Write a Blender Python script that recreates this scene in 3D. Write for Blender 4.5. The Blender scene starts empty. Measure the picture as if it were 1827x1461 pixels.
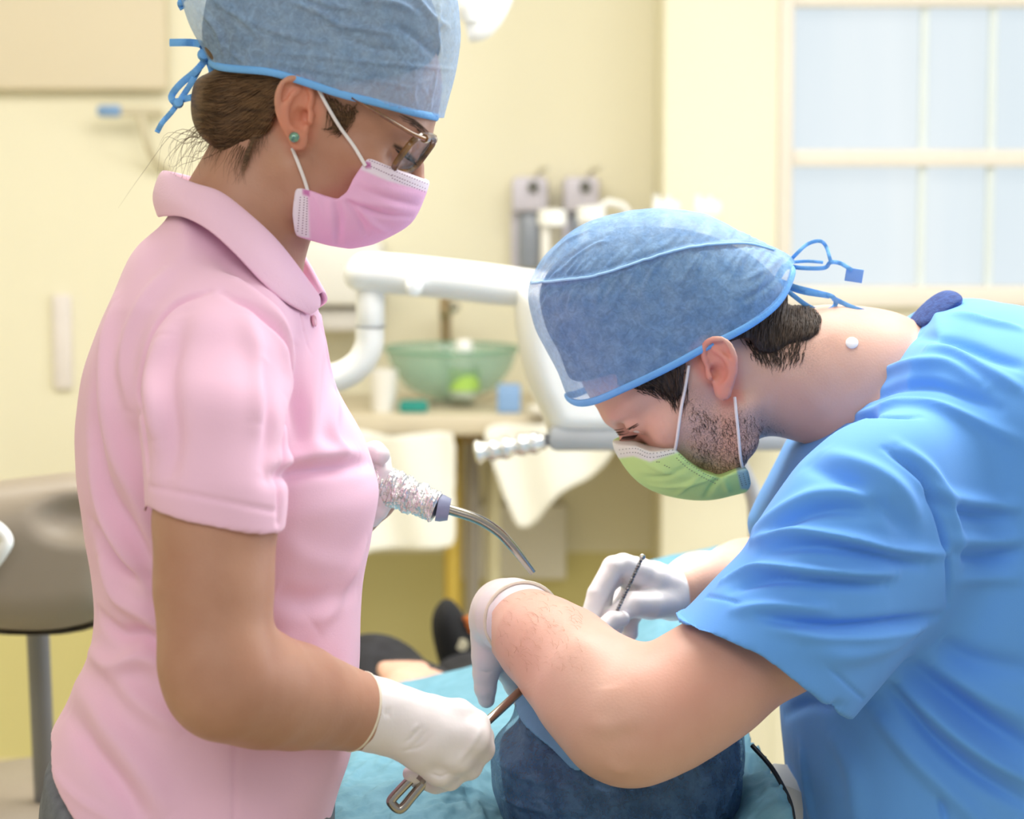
import bpy, bmesh, math, random
import numpy as np
from mathutils import Vector, Matrix
from mathutils.bvhtree import BVHTree

random.seed(7)
RNG = np.random.default_rng(7)
scene = bpy.context.scene
COL = scene.collection

# ------------------------------------------------------------------ camera
LENS, SENSOR = 85.0, 36.0
FPX = LENS / SENSOR * 1827.0
CAM = np.array((0.0, -2.36, 1.50))
PITCH = math.radians(6.1)
cam_data = bpy.data.cameras.new('camera')
cam_data.lens = LENS
cam_data.sensor_width = SENSOR
cam_data.sensor_fit = 'HORIZONTAL'
cam_data.clip_start = 0.05
cam_data.dof.use_dof = True
cam_data.dof.focus_distance = 2.31
cam_data.dof.aperture_fstop = 5.0
cam = bpy.data.objects.new('camera', cam_data)
COL.objects.link(cam)
cam.location = CAM.tolist()
cam.rotation_euler = (math.pi / 2 - PITCH, 0, 0)
scene.camera = cam

# ------------------------------------------------------------------ view, world and lights
scene.view_settings.view_transform = 'Standard'
scene.view_settings.look = 'None'
scene.view_settings.gamma = 1.0
scene.view_settings.exposure = 0.0
scene.view_settings.use_curve_mapping = False
scene.cycles.use_denoising = True
scene.cycles.max_bounces = 8
scene.cycles.transparent_max_bounces = 16

world = bpy.data.worlds.new('world')
scene.world = world
world.use_nodes = True
wbg = world.node_tree.nodes['Background']
wbg.inputs['Color'].default_value = (0.93, 0.95, 1.0, 1)
wbg.inputs['Strength'].default_value = 0.46


def area(name, loc, target, size, power, color=(1, 1, 1)):
    l = bpy.data.lights.new(name, 'AREA')
    l.shape = 'RECTANGLE'
    l.size, l.size_y = size
    l.energy = power
    l.color = color
    o = bpy.data.objects.new(name, l)
    COL.objects.link(o)
    o.location = loc
    d = Vector(target) - Vector(loc)
    o.rotation_euler = d.to_track_quat('-Z', 'Y').to_euler()
    return o


area('ceiling_panel_light', (0.5, 0.55, 2.66), (0.5, 0.55, 0), (1.7, 1.2), 60, (1.0, 0.97, 0.93))
area('ceiling_panel_light', (-1.0, 1.5, 2.66), (-1.0, 2.4, 0), (2.2, 0.9), 40, (1.0, 0.96, 0.90))
area('ceiling_panel_light', (-0.5, -1.9, 2.66), (-0.1, 0.6, 0.9), (1.8, 1.0), 26, (1.0, 0.98, 0.96))
area('window_daylight', (2.6, 0.9, 1.75), (0.2, 0.0, 1.15), (1.6, 1.4), 44, (0.90, 0.95, 1.0))
spot = bpy.data.lights.new('operating_lamp_light', 'SPOT')
spot.energy = 95
spot.spot_size = math.radians(13)
spot.spot_blend = 0.6
spot.shadow_soft_size = 0.05
spot.color = (1.0, 0.98, 0.95)
spot_o = bpy.data.objects.new('operating_lamp_light', spot)
COL.objects.link(spot_o)

# ------------------------------------------------------------------ pixels <-> world
_cp, _sp = math.cos(PITCH), math.sin(PITCH)


def P(px, py, Y):
    """Where the line of sight through a pixel of the photograph meets the upright plane y = Y."""
    x = (px - 913.5) / FPX
    y = -(py - 730.5) / FPX
    d = np.array((x, _cp + y * _sp, -_sp + y * _cp))
    return CAM + d * ((Y - CAM[1]) / d[1])


def S(Y):
    """metres per pixel at plane Y"""
    return (Y - CAM[1]) / FPX


def PX(pts, Y):
    return np.array([P(p[0], p[1], Y) for p in pts])


def proj(W):
    """world -> pixels, vectorised"""
    D = W - CAM
    z = D[:, 1] * _cp - D[:, 2] * _sp
    y = D[:, 1] * _sp + D[:, 2] * _cp
    return np.stack([913.5 + FPX * D[:, 0] / z, 730.5 - FPX * y / z], 1)


spot_o.location = (0.05, 0.55, 2.0)
_t = Vector(P(1130, 1060, 0.25).tolist()) - Vector(spot_o.location)
spot_o.rotation_euler = _t.to_track_quat('-Z', 'Y').to_euler()


# ------------------------------------------------------------------ materials
def lin(c):
    return tuple(((v / 255.0) / 12.92 if v / 255.0 <= 0.04045 else ((v / 255.0 + 0.055) / 1.055) ** 2.4) for v in c[:3])


MATS = {}


def M(name, rgb, rough=0.5, metal=0.0, var=0.06, vscale=8.0, bump=0.0, bscale=300.0, sss=0.0, sheen=0.0,
      trans=0.0, alpha=1.0, emit=0.0, coat=0.0, stretch=(1, 1, 1), rgb2=None, masks=(), spec=0.5, detail=4.0, bdist=0.002, wave=None):
    """A procedural material: noise-varied colour, optional noise bump; masks = (attribute, rgb, noise scale or 0)."""
    if name in MATS:
        return MATS[name]
    m = bpy.data.materials.new(name)
    MATS[name] = m
    m.use_nodes = True
    nt = m.node_tree
    N, Lk = nt.nodes, nt.links
    b = N['Principled BSDF']
    tc = N.new('ShaderNodeTexCoord')
    mp = N.new('ShaderNodeMapping')
    mp.inputs['Scale'].default_value = stretch
    Lk.new(tc.outputs['Object'], mp.inputs['Vector'])
    ns = N.new('ShaderNodeTexNoise')
    ns.inputs['Scale'].default_value = vscale
    ns.inputs['Detail'].default_value = detail
    Lk.new(mp.outputs['Vector'], ns.inputs['Vector'])
    rp = N.new('ShaderNodeValToRGB')
    c = np.array(lin(rgb))
    c2 = np.array(lin(rgb2)) if rgb2 else np.clip(c * (1 + var), 0, 1)
    c1 = c if rgb2 else np.clip(c * (1 - var), 0, 1)
    rp.color_ramp.elements[0].position = 0.3
    rp.color_ramp.elements[1].position = 0.7
    rp.color_ramp.elements[0].color = (*c1, 1)
    rp.color_ramp.elements[1].color = (*c2, 1)
    Lk.new(ns.outputs['Fac'], rp.inputs['Fac'])
    col = rp.outputs['Color']
    for att, mrgb, msc in masks:
        at = N.new('ShaderNodeAttribute')
        at.attribute_name = att
        fac = at.outputs['Fac']
        if msc:
            n2 = N.new('ShaderNodeTexNoise')
            n2.inputs['Scale'].default_value = msc
            n2.inputs['Detail'].default_value = 2
            Lk.new(tc.outputs['Object'], n2.inputs['Vector'])
            mr = N.new('ShaderNodeMapRange')
            mr.inputs['From Min'].default_value = 0.42
            mr.inputs['From Max'].default_value = 0.62
            Lk.new(n2.outputs['Fac'], mr.inputs['Value'])
            mu = N.new('ShaderNodeMath')
            mu.operation = 'MULTIPLY'
            Lk.new(mr.outputs['Result'], mu.inputs[0])
            Lk.new(fac, mu.inputs[1])
            fac = mu.outputs[0]
        mx = N.new('ShaderNodeMixRGB')
        Lk.new(fac, mx.inputs['Fac'])
        Lk.new(col, mx.inputs['Color1'])
        mx.inputs['Color2'].default_value = (*lin(mrgb), 1)
        col = mx.outputs['Color']
    Lk.new(col, b.inputs['Base Color'])
    b.inputs['Roughness'].default_value = rough
    b.inputs['Metallic'].default_value = metal
    b.inputs['Specular IOR Level'].default_value = spec
    if sss:
        b.inputs['Subsurface Weight'].default_value = sss
        b.inputs['Subsurface Radius'].default_value = (1.0, 0.35, 0.2)
        b.inputs['Subsurface Scale'].default_value = 0.008
    if sheen:
        b.inputs['Sheen Weight'].default_value = sheen
        b.inputs['Sheen Roughness'].default_value = 0.5
    if trans:
        b.inputs['Transmission Weight'].default_value = trans
    if coat:
        b.inputs['Coat Weight'].default_value = coat
    if emit:
        Lk.new(col, b.inputs['Emission Color'])
        b.inputs['Emission Strength'].default_value = emit
    if alpha < 1:
        n3 = N.new('ShaderNodeTexNoise')
        n3.inputs['Scale'].default_value = 170.0
        n3.inputs['Detail'].default_value = 6
        n3.inputs['Distortion'].default_value = 1.2
        Lk.new(tc.outputs['Object'], n3.inputs['Vector'])
        mr = N.new('ShaderNodeMapRange')
        mr.inputs['From Min'].default_value = 0.3
        mr.inputs['From Max'].default_value = 0.7
        mr.inputs['To Min'].default_value = alpha - 0.1
        mr.inputs['To Max'].default_value = min(1, alpha + 0.1)
        Lk.new(n3.outputs['Fac'], mr.inputs['Value'])
        Lk.new(mr.outputs['Result'], b.inputs['Alpha'])
    if bump or wave:
        bn = N.new('ShaderNodeTexNoise')
        bn.inputs['Scale'].default_value = bscale
        bn.inputs['Detail'].default_value = 3
        Lk.new(mp.outputs['Vector'], bn.inputs['Vector'])
        bp = N.new('ShaderNodeBump')
        bp.inputs['Strength'].default_value = bump
        bp.inputs['Distance'].default_value = bdist
        Lk.new(bn.outputs['Fac'], bp.inputs['Height'])
        Lk.new(bp.outputs['Normal'], b.inputs['Normal'])
    return m


# ------------------------------------------------------------------ objects
ORIGIN = {}


def _link(o, parent):
    COL.objects.link(o)
    if parent is not None:
        o.parent = parent
        ORIGIN[o.name] = ORIGIN[parent.name]


def props(o, label=None, cat=None, group=None, kind=None):
    if label: o['label'] = label
    if cat: o['category'] = cat
    if group: o['group'] = group
    if kind: o['kind'] = kind
    return o


def empty(name, loc, label, cat, group=None):
    o = bpy.data.objects.new(name, None)
    o.empty_display_size = 0.05
    o.location = [float(v) for v in loc]
    ORIGIN[o.name] = np.array(loc, float)
    COL.objects.link(o)
    return props(o, label, cat, group)


def mesh_obj(name, V, Fc, mat, parent=None, origin=None, smooth=True, sharp=None, attrs=None, label=None):
    """ONE mesh object from world-space vertices; its origin is its thing's base."""
    V = np.asarray(V, np.float64).reshape(-1, 3)
    if parent is not None:
        org = ORIGIN[parent.name]
    else:
        org = np.array(origin if origin is not None else (V[:, 0].mean(), V[:, 1].mean(), V[:, 2].min()), float)
    me = bpy.data.meshes.new(name)
    Vl = (V - org).astype(np.float32)
    if isinstance(Fc, np.ndarray) and Fc.ndim == 2 and Fc.shape[1] == 4 and len(V) > 2000:
        n = len(Fc)
        me.vertices.add(len(V))
        me.vertices.foreach_set('co', Vl.ravel())
        me.loops.add(4 * n)
        me.loops.foreach_set('vertex_index', Fc.astype(np.int32).ravel())
        me.polygons.add(n)
        me.polygons.foreach_set('loop_start', np.arange(0, 4 * n, 4, dtype=np.int32))
        me.polygons.foreach_set('loop_total', np.full(n, 4, np.int32))
        me.update(calc_edges=True)
    else:
        me.from_pydata(Vl.tolist(), [], [list(map(int, f)) for f in Fc])
    me.validate()
    if smooth:
        me.polygons.foreach_set('use_smooth', np.ones(len(me.polygons), bool))
        if sharp:
            me.set_sharp_from_angle(angle=math.radians(sharp))
    if attrs:
        for k, a in attrs.items():
            at = me.attributes.new(k, 'FLOAT', 'POINT')
            at.data.foreach_set('value', np.asarray(a, np.float32))
    me.materials.append(mat)
    o = bpy.data.objects.new(name, me)
    if parent is None:
        o.location = org.tolist()
    _link(o, parent)
    if parent is None:
        ORIGIN[o.name] = org
    if label:
        o['label'] = label
    return o


class MB:
    """Collects shapes, then builds ONE mesh object."""

    def __init__(s):
        s.V, s.F = [], []

    def add(s, V, F):
        n = len(s.V)
        s.V.extend([tuple(map(float, v)) for v in V])
        s.F.extend([[i + n for i in f] for f in F])
        return s

    def box(s, c, size, bev=0.0, rot=None, seg=2):
        bm = bmesh.new()
        bmesh.ops.create_cube(bm, size=1.0)
        for v in bm.verts:
            v.co = Vector((v.co.x * size[0], v.co.y * size[1], v.co.z * size[2]))
        if bev:
            bmesh.ops.bevel(bm, geom=bm.edges[:], offset=bev, segments=seg, profile=0.5, affect='EDGES')
        R = rot if rot is not None else Matrix.Identity(3)
        c = Vector([float(x) for x in c])
        bm.verts.index_update()
        s.add([R @ v.co + c for v in bm.verts], [[v.index for v in f.verts] for f in bm.faces])
        bm.free()
        return s

    def tube(s, pts, r, n=12, caps=True, flat=1.0, side=None):
        """sweep a round (or flattened) section along points; r a number or one per point"""
        pts = np.asarray(pts, float)
        m = len(pts)
        r = np.full(m, r, float) if np.isscalar(r) else np.asarray(r, float)
        T = np.gradient(pts, axis=0)
        T /= np.linalg.norm(T, axis=1)[:, None] + 1e-12
        up = np.array(side if side is not None else ((0, 0, 1.0) if abs(T[0][2]) < 0.9 else (1.0, 0, 0)), float)
        V, F = [], []
        a = np.linspace(0, 2 * math.pi, n, endpoint=False)
        for i in range(m):
            u = up - T[i] * up.dot(T[i])
            u /= np.linalg.norm(u) + 1e-12
            w = np.cross(T[i], u)
            if side is None:
                up = u
            V.extend(pts[i] + r[i] * (np.cos(a)[:, None] * u + flat * np.sin(a)[:, None] * w))
        for i in range(m - 1):
            for j in range(n):
                F.append([i * n + j, i * n + (j + 1) % n, (i + 1) * n + (j + 1) % n, (i + 1) * n + j])
        if caps:
            F.append(list(range(n))[::-1])
            F.append(list(range((m - 1) * n, m * n)))
        return s.add(V, F)

    def lathe(s, prof, c, n=32, R=None, caps=True):
        """prof: (radius, height) pairs about the z axis (turned by R) through c"""
        V, F = [], []
        a = np.linspace(0, 2 * math.pi, n, endpoint=False)
        R = np.array(R) if R is not None else np.eye(3)
        c = np.asarray(c, float)
        for r, z in prof:
            ring = np.stack([r * np.cos(a), r * np.sin(a), np.full(n, z)], 1)
            V.extend(ring @ R.T + c)
        m = len(prof)
        for i in range(m - 1):
            for j in range(n):
                F.append([i * n + j, i * n + (j + 1) % n, (i + 1) * n + (j + 1) % n, (i + 1) * n + j])
        if caps:
            F.append(list(range(n))[::-1])
            F.append(list(range((m - 1) * n, m * n)))
        return s.add(V, F)

    def build(s, name, mat, parent=None, origin=None, smooth=True, sharp=40, label=None):
        return mesh_obj(name, s.V, s.F, mat, parent, origin, smooth, sharp, label=label)


def axis_rot(d):
    """3x3 turning +z to direction d"""
    return np.array(Vector([float(v) for v in d]).to_track_quat('Z', 'Y').to_matrix())


def smooth_curve(pts, n=8, closed=False):
    """Catmull-Rom through the points (any dimension)"""
    p = np.asarray(pts, float)
    m = len(p)
    out = []
    rng = range(m) if closed else range(m - 1)
    for i in rng:
        p0 = p[(i - 1) % m] if closed or i > 0 else 2 * p[0] - p[1]
        p1, p2 = p[i], p[(i + 1) % m]
        p3 = p[(i + 2) % m] if closed or i < m - 2 else 2 * p[-1] - p[-2]
        for t in np.linspace(0, 1, n, endpoint=False):
            out.append(0.5 * ((2 * p1) + (p2 - p0) * t + (2 * p0 - 5 * p1 + 4 * p2 - p3) * t * t + (3 * p1 - p0 - 3 * p2 + p3) * t ** 3))
    if not closed:
        out.append(p[-1])
    return np.array(out)


# ------------------------------------------------------------------ solid fields (distance functions) and their meshing
def smin(a, b, k):
    if k <= 0: return np.minimum(a, b)
    h = np.maximum(k - np.abs(a - b), 0) / k
    return np.minimum(a, b) - h * h * k * 0.25


def smax(a, b, k):
    return -smin(-a, -b, k)


def seg_d(p, a, b, ra, rb):
    ba = b - a
    L2 = max(float(ba.dot(ba)), 1e-12)
    t = np.clip(((p - a) @ ba) / L2, 0, 1)
    return np.linalg.norm(p - a - t[:, None] * ba, axis=1) - (ra + (rb - ra) * t)


def chain(pts, k=0.0):
    """round, tapering limb through (x, y, z, r) joints; returns field function"""
    A = np.asarray(pts, float)
    lo = (A[:, :3] - A[:, 3:4]).min(0)
    hi = (A[:, :3] + A[:, 3:4]).max(0)
    c, rad = (lo + hi) / 2, np.linalg.norm(hi - lo) / 2

    def f(p):
        d = None
        for i in range(len(A) - 1):
            e = seg_d(p, A[i, :3], A[i + 1, :3], A[i, 3], A[i + 1, 3])
            d = e if d is None else smin(d, e, k)
        return d
    f.c, f.r = c, rad
    return f


def pchain(rows, k=0.0):
    """limb from (px, py, Y, r in metres)"""
    return chain([(*P(a, b, Y), r) for a, b, Y, r in rows], k)


def ell(c, r, R=None):
    c, r = np.asarray(c, float), np.asarray(r, float)

    def f(p):
        q = p - c
        if R is not None: q = q @ R
        k0 = np.linalg.norm(q / r, axis=1)
        k1 = np.linalg.norm(q / (r * r), axis=1) + 1e-9
        return k0 * (k0 - 1) / k1
    f.c, f.r = c, float(r.max())
    return f


def U(d, p, f, k=0.0, pad=0.06):
    m = ((p - f.c) ** 2).sum(1) < (f.r + k + pad) ** 2
    if m.any():
        d[m] = smin(d[m], f(p[m]), k)
    return d


def SUB(d, p, f, k=0.0, pad=0.02):
    m = ((p - f.c) ** 2).sum(1) < (f.r + k + pad) ** 2
    if m.any():
        d[m] = smax(d[m], -f(p[m]), k)
    return d


def poly_sd(q, poly):
    """signed distance to a closed polygon, q (N,2)"""
    d = np.full(len(q), 1e9)
    ins = np.zeros(len(q), bool)
    m = len(poly)
    for i in range(m):
        a, b = poly[i], poly[(i + 1) % m]
        e = b - a
        w = q - a
        t = np.clip((w @ e) / max(e.dot(e), 1e-12), 0, 1)
        d = np.minimum(d, ((w - t[:, None] * e) ** 2).sum(1))
        cond = (a[1] > q[:, 1]) != (b[1] > q[:, 1])
        if abs(e[1]) > 1e-12:
            ins ^= cond & (q[:, 0] < e[0] * (q[:, 1] - a[1]) / e[1] + a[0])
    d = np.sqrt(d)
    return np.where(ins, -d, d)


class Outline:
    """smoothed 2D distance field of an outline lying in an upright plane (x, z)"""

    def __init__(s, px, Y, h=0.003, blur=2, round_=True, n=6, pad=0.12):
        w = PX(px, Y)[:, [0, 2]]
        if round_:
            w = smooth_curve(w, n, closed=True)
        s.h = h
        s.lo = w.min(0) - pad
        dims = np.ceil((w.max(0) + pad - s.lo) / h).astype(int) + 1
        gx, gz = np.meshgrid(np.arange(dims[0]), np.arange(dims[1]), indexing='ij')
        q = np.stack([gx.ravel(), gz.ravel()], 1) * h + s.lo
        g = poly_sd(q, w).reshape(dims)
        for _ in range(blur):
            for ax in (0, 1):
                gp = np.pad(g, [(2, 2) if a == ax else (0, 0) for a in (0, 1)], mode='edge')
                sl = lambda o: gp[o:o + dims[0], :] if ax == 0 else gp[:, o:o + dims[1]]
                g = (sl(0) + 4 * sl(1) + 6 * sl(2) + 4 * sl(3) + sl(4)) / 16
        s.g, s.dims, s.Y = g, dims, Y
        s.w = w

    def __call__(s, p):
        u = (p[:, [0, 2]] - s.lo) / s.h
        uc = np.clip(u, 0, s.dims - 1.001)
        extra = np.linalg.norm((u - uc), axis=1) * s.h
        i = uc.astype(int)
        f = uc - i
        g = s.g
        a = g[i[:, 0], i[:, 1]] * (1 - f[:, 0]) + g[i[:, 0] + 1, i[:, 1]] * f[:, 0]
        b = g[i[:, 0], i[:, 1] + 1] * (1 - f[:, 0]) + g[i[:, 0] + 1, i[:, 1] + 1] * f[:, 0]
        return a * (1 - f[:, 1]) + b * f[:, 1] + extra


def pillow(outline, Y, W, R, n=2.0, off=0.0, wmin=None):
    """a rounded solid: the outline seen from the side, half-depth W (number or function of points), edge rounding R"""
    scale = min(R, wmin or (W if not callable(W) else 0.1))

    def f(p):
        d2 = outline(p) + off
        a = np.maximum((R + d2) / R, 0)
        w = (W(p) if callable(W) else W)
        yy = np.abs(p[:, 1] - (Y(p) if callable(Y) else Y)) / w
        F = (a ** n + yy ** n) ** (1.0 / n) - 1
        return F * scale
    Yc = outline.Y
    lo = np.array([outline.w[:, 0].min(), Yc - 0.3, outline.w[:, 1].min()])
    hi = np.array([outline.w[:, 0].max(), Yc + 0.3, outline.w[:, 1].max()])
    f.c, f.r = (lo + hi) / 2, np.linalg.norm(hi - lo) / 2
    return f


def surface(field, lo, hi, h, B=12, lip=1.9):
    """mesh the zero level of a field with block-sparse surface nets -> (verts, quads)"""
    lo, hi = np.asarray(lo, float), np.asarray(hi, float)
    nb = np.ceil((hi - lo) / (h * B)).astype(int)
    gi = np.stack(np.meshgrid(*[np.arange(k) for k in nb], indexing='ij'), -1).reshape(-1, 3)
    cen = lo + (gi + 0.5) * h * B
    d = np.concatenate([field(c) for c in np.array_split(cen, max(1, len(cen) // 200000))])
    keep = np.abs(d) < h * B * 0.87 * lip
    blocks = gi[keep]
    n1 = B + 1
    loc = np.stack(np.meshgrid(*[np.arange(n1)] * 3, indexing='ij'), -1).reshape(-1, 3)
    dims = nb * B + 2
    keyf = lambda c: c[..., 0].astype(np.int64) + dims[0] * (c[..., 1].astype(np.int64) + dims[1] * c[..., 2].astype(np.int64))
    cells_k, cells_v, edges = [], [], []
    corners = np.array([(i, j, k) for i in (0, 1) for j in (0, 1) for k in (0, 1)])
    cedges = [(a, b) for a in range(8) for b in range(a + 1, 8) if np.abs(corners[a] - corners[b]).sum() == 1]
    step = max(1, 250000 // n1 ** 3)
    for s in range(0, len(blocks), step):
        bl = blocks[s:s + step]
        g = bl[:, None, :] * B + loc[None]
        v = field((lo + g.reshape(-1, 3) * h)).reshape(len(bl), n1, n1, n1)
        ins = v < 0
        cs = [v[:, c[0]:c[0] + B, c[1]:c[1] + B, c[2]:c[2] + B] for c in corners]
        isn = [c < 0 for c in cs]
        cnt = sum(c.astype(np.int8) for c in isn)
        act = np.argwhere((cnt > 0) & (cnt < 8))
        if len(act) == 0: continue
        idx = tuple(act.T)
        vals = np.stack([c[idx] for c in cs], 1)
        pos = np.zeros((len(act), 3))
        num = np.zeros(len(act))
        for a, b in cedges:
            va, vb = vals[:, a], vals[:, b]
            m = (va < 0) != (vb < 0)
            t = np.where(m, va / np.where(m, va - vb, 1), 0)
            pos += np.where(m[:, None], corners[a] + t[:, None] * (corners[b] - corners[a]), 0)
            num += m
        base = bl[act[:, 0]] * B + act[:, 1:]
        cells_k.append(keyf(base))
        cells_v.append(lo + (base + pos / num[:, None]) * h)
        for ax in range(3):
            e = [slice(0, B)] * 3
            e2 = list(e)
            e2[ax] = slice(1, B + 1)
            A = ins[(slice(None), *e)]
            Bv = ins[(slice(None), *e2)]
            for flip in (False, True):
                q = np.argwhere(A & ~Bv if not flip else ~A & Bv)
                if len(q):
                    gp = bl[q[:, 0]] * B + q[:, 1:]
                    edges.append((ax, flip, gp))
    K = np.concatenate(cells_k)
    Vv = np.concatenate(cells_v)
    order = np.argsort(K)
    K, Vv = K[order], Vv[order]
    quads = []
    for ax, flip, gp in edges:
        b_, c_ = (ax + 1) % 3, (ax + 2) % 3
        eb = np.zeros(3, int); eb[b_] = 1
        ec = np.zeros(3, int); ec[c_] = 1
        ok = (gp[:, b_] > 0) & (gp[:, c_] > 0)
        gp = gp[ok]
        q = np.stack([gp - eb - ec, gp - ec, gp, gp - eb], 1)
        kk = keyf(q)
        i = np.searchsorted(K, kk)
        i = np.minimum(i, len(K) - 1)
        good = (K[i] == kk).all(1)
        i = i[good]
        quads.append(i[:, ::-1] if flip else i)
    Q = np.concatenate(quads)
    return Vv, Q


def largest(V, Q):
    """keep the largest connected surface"""
    n = len(V)
    lab = np.arange(n)
    E = np.concatenate([Q[:, [0, 1]], Q[:, [1, 2]], Q[:, [2, 3]]])
    while True:
        new = lab.copy()
        m = np.minimum(lab[E[:, 0]], lab[E[:, 1]])
        np.minimum.at(new, E[:, 0], m)
        np.minimum.at(new, E[:, 1], m)
        new = new[new]
        if (new == lab).all(): break
        lab = new
    u, c = np.unique(lab, return_counts=True)
    k = lab == u[c.argmax()]
    return subset(V, Q, k[Q].all(1))


def subset(V, Q, fm):
    Q = Q[fm]
    used = np.zeros(len(V), bool)
    used[Q.ravel()] = True
    re = np.cumsum(used) - 1
    return V[used], re[Q]


def normals(V, Q):
    a = V[Q[:, 2]] - V[Q[:, 0]]
    b = V[Q[:, 3]] - V[Q[:, 1]]
    fn = np.cross(a, b)
    N = np.zeros_like(V)
    for i in range(4):
        np.add.at(N, Q[:, i], fn)
    return N / (np.linalg.norm(N, axis=1)[:, None] + 1e-15)


def relax(V, Q, it=1, f=0.5, mask=None):
    for _ in range(it):
        A = np.zeros_like(V)
        c = np.zeros(len(V))
        for i in range(4):
            j = (i + 1) % 4
            np.add.at(A, Q[:, i], V[Q[:, j]])
            np.add.at(c, Q[:, i], 1)
            np.add.at(A, Q[:, j], V[Q[:, i]])
            np.add.at(c, Q[:, j], 1)
        N = A / np.maximum(c, 1)[:, None]
        w = f if mask is None else f * mask[:, None]
        V = V + (N - V) * w
    return V


def bvh(V, Q):
    return BVHTree.FromPolygons(V.tolist(), Q.tolist())


def on_surface(tree, pts_px, lift=0.0, fallback=None):
    """3D points where the lines of sight through photo pixels first meet a surface"""
    out = []
    for a, b in pts_px:
        d = Vector((P(a, b, 0.0) - CAM).tolist()).normalized()
        h = tree.ray_cast(Vector(CAM.tolist()), d)
        if h[0] is not None:
            out.append(np.array(h[0]) + np.array(h[1]) * lift)
        elif fallback is not None:
            out.append(P(a, b, fallback))
    return np.array(out)


def stroke(V, N, tree, px, width, depth, sharp=1.0, taper=True, n=8, gain=1.0):
    """sculpt a fold (depth > 0) or crease (depth < 0) along a line on the cloth; width and depth in mm"""
    pts = on_surface(tree, smooth_curve(px, n))
    if len(pts) < 2: return V
    w = width / 1000.0
    lo, hi = pts.min(0) - 3 * w, pts.max(0) + 3 * w
    m = np.where(((V > lo) & (V < hi)).all(1))[0]
    if len(m) == 0: return V
    p = V[m]
    best = np.full(len(m), 1e9)
    par = np.zeros(len(m))
    k = len(pts) - 1
    for i in range(k):
        a, b = pts[i], pts[i + 1]
        e = b - a
        t = np.clip(((p - a) @ e) / max(e.dot(e), 1e-12), 0, 1)
        dd = np.linalg.norm(p - a - t[:, None] * e, axis=1)
        up = dd < best
        best = np.where(up, dd, best)
        par = np.where(up, (i + t) / k, par)
    prof = np.exp(-(best / w) ** (2 * sharp))
    if taper:
        prof *= np.sqrt(np.clip(np.sin(np.pi * np.clip(par, 0.02, 0.98)), 0, 1))
    V[m] += N[m] * (prof * depth * gain / 1000.0)[:, None]
    return V


def px_mask(V, poly, soft):
    """1 inside a photo-pixel polygon, fading over soft pixels"""
    q = proj(V)
    d = poly_sd(q, np.asarray(poly, float))
    return np.clip(0.5 - d / soft, 0, 1)


_wav = np.random.default_rng(3)
_WK = _wav.normal(size=(24, 3))
_WP = _wav.uniform(0, 6.28, 24)


def wobble(V, freq):
    """smooth pseudo-noise in about -1..1"""
    out = np.zeros(len(V))
    for k, ph in zip(_WK, _WP):
        out += np.sin(V @ (k * freq) + ph)
    return out / 5.0


def strands(lines, r, n=4):
    """many thin tapering hairs as one mesh builder"""
    mb = MB()
    for l in lines:
        m = len(l)
        rr = r * np.clip(np.linspace(1.15, 0.15, m), 0, 1)
        mb.tube(l, rr, n=n, caps=False)
    return mb

# ================================================================== THE ROOM
def structure(o):
    o['kind'] = 'structure'
    return o


paint = M('wall_paint_cream', (236, 230, 204), rough=0.75, var=0.02, vscale=1.5, bump=0.05, bscale=120)
paint_low = M('wall_paint_shaded_yellow', (216, 206, 142), rough=0.7, var=0.03, vscale=1.5, bump=0.05, bscale=120)  # light falloff down the back wall, put into a deeper yellow
paint_warm = M('wall_paint_beige', (222, 209, 182), rough=0.75, var=0.02, vscale=1.5)
paint_ceiling = M('ceiling_paint', (246, 245, 238), rough=0.8, var=0.01)
floor_m = M('floor_vinyl', (196, 186, 150), rough=0.45, var=0.06, vscale=5.0)
white_pl = M('white_plastic', (246, 246, 243), rough=0.3, var=0.01, coat=0.2)
offwhite = M('off_white_plastic', (232, 229, 221), rough=0.4, var=0.02)
frame_m = M('window_frame_paint', (232, 224, 210), rough=0.5, var=0.02)
glass_m = M('daylit_frosted_glass', (214, 230, 240), rough=0.6, vscale=1.2, stretch=(3.0, 1, 0.35), rgb2=(232, 242, 247), emit=0.88)
glass_m.node_tree.nodes['Principled BSDF'].inputs['Base Color'].default_value = (0.1, 0.1, 0.1, 1)
for l_ in list(glass_m.node_tree.nodes['Principled BSDF'].inputs['Base Color'].links):
    glass_m.node_tree.links.remove(l_)
lilac = M('lilac_grey_plastic', (205, 200, 212), rough=0.4, var=0.02)
dark_grey = M('grey_plastic', (128, 128, 132), rough=0.45, var=0.04)
mid_grey = M('pale_grey_plastic', (178, 180, 182), rough=0.35, var=0.03)
chrome = M('chrome', (205, 203, 198), rough=0.16, metal=1.0, var=0.03)
steel = M('brushed_steel', (176, 170, 160), rough=0.22, metal=1.0, var=0.08, vscale=40)
brass = M('dull_brass', (170, 150, 118), rough=0.35, metal=0.7, var=0.06)
foil = M('crinkled_foil', (235, 234, 230), rough=0.24, metal=0.75, var=0.05, vscale=60, bump=0.9, bscale=150, bdist=0.004)
counter_m = M('counter_laminate', (208, 196, 170), rough=0.4, var=0.03)
towel_m = M('white_towel', (240, 238, 226), rough=0.9, var=0.02, bump=0.2, bscale=90)
paper_m = M('white_paper', (238, 234, 224), rough=0.8, var=0.01)

WB = 3.2


def slab(name, x0, x1, y0, y1, z0, z1, m, bev=0.0):
    o = MB().box(((x0 + x1) / 2, (y0 + y1) / 2, (z0 + z1) / 2), (x1 - x0, y1 - y0, z1 - z0), bev).build(name, m)
    return structure(o)


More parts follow.
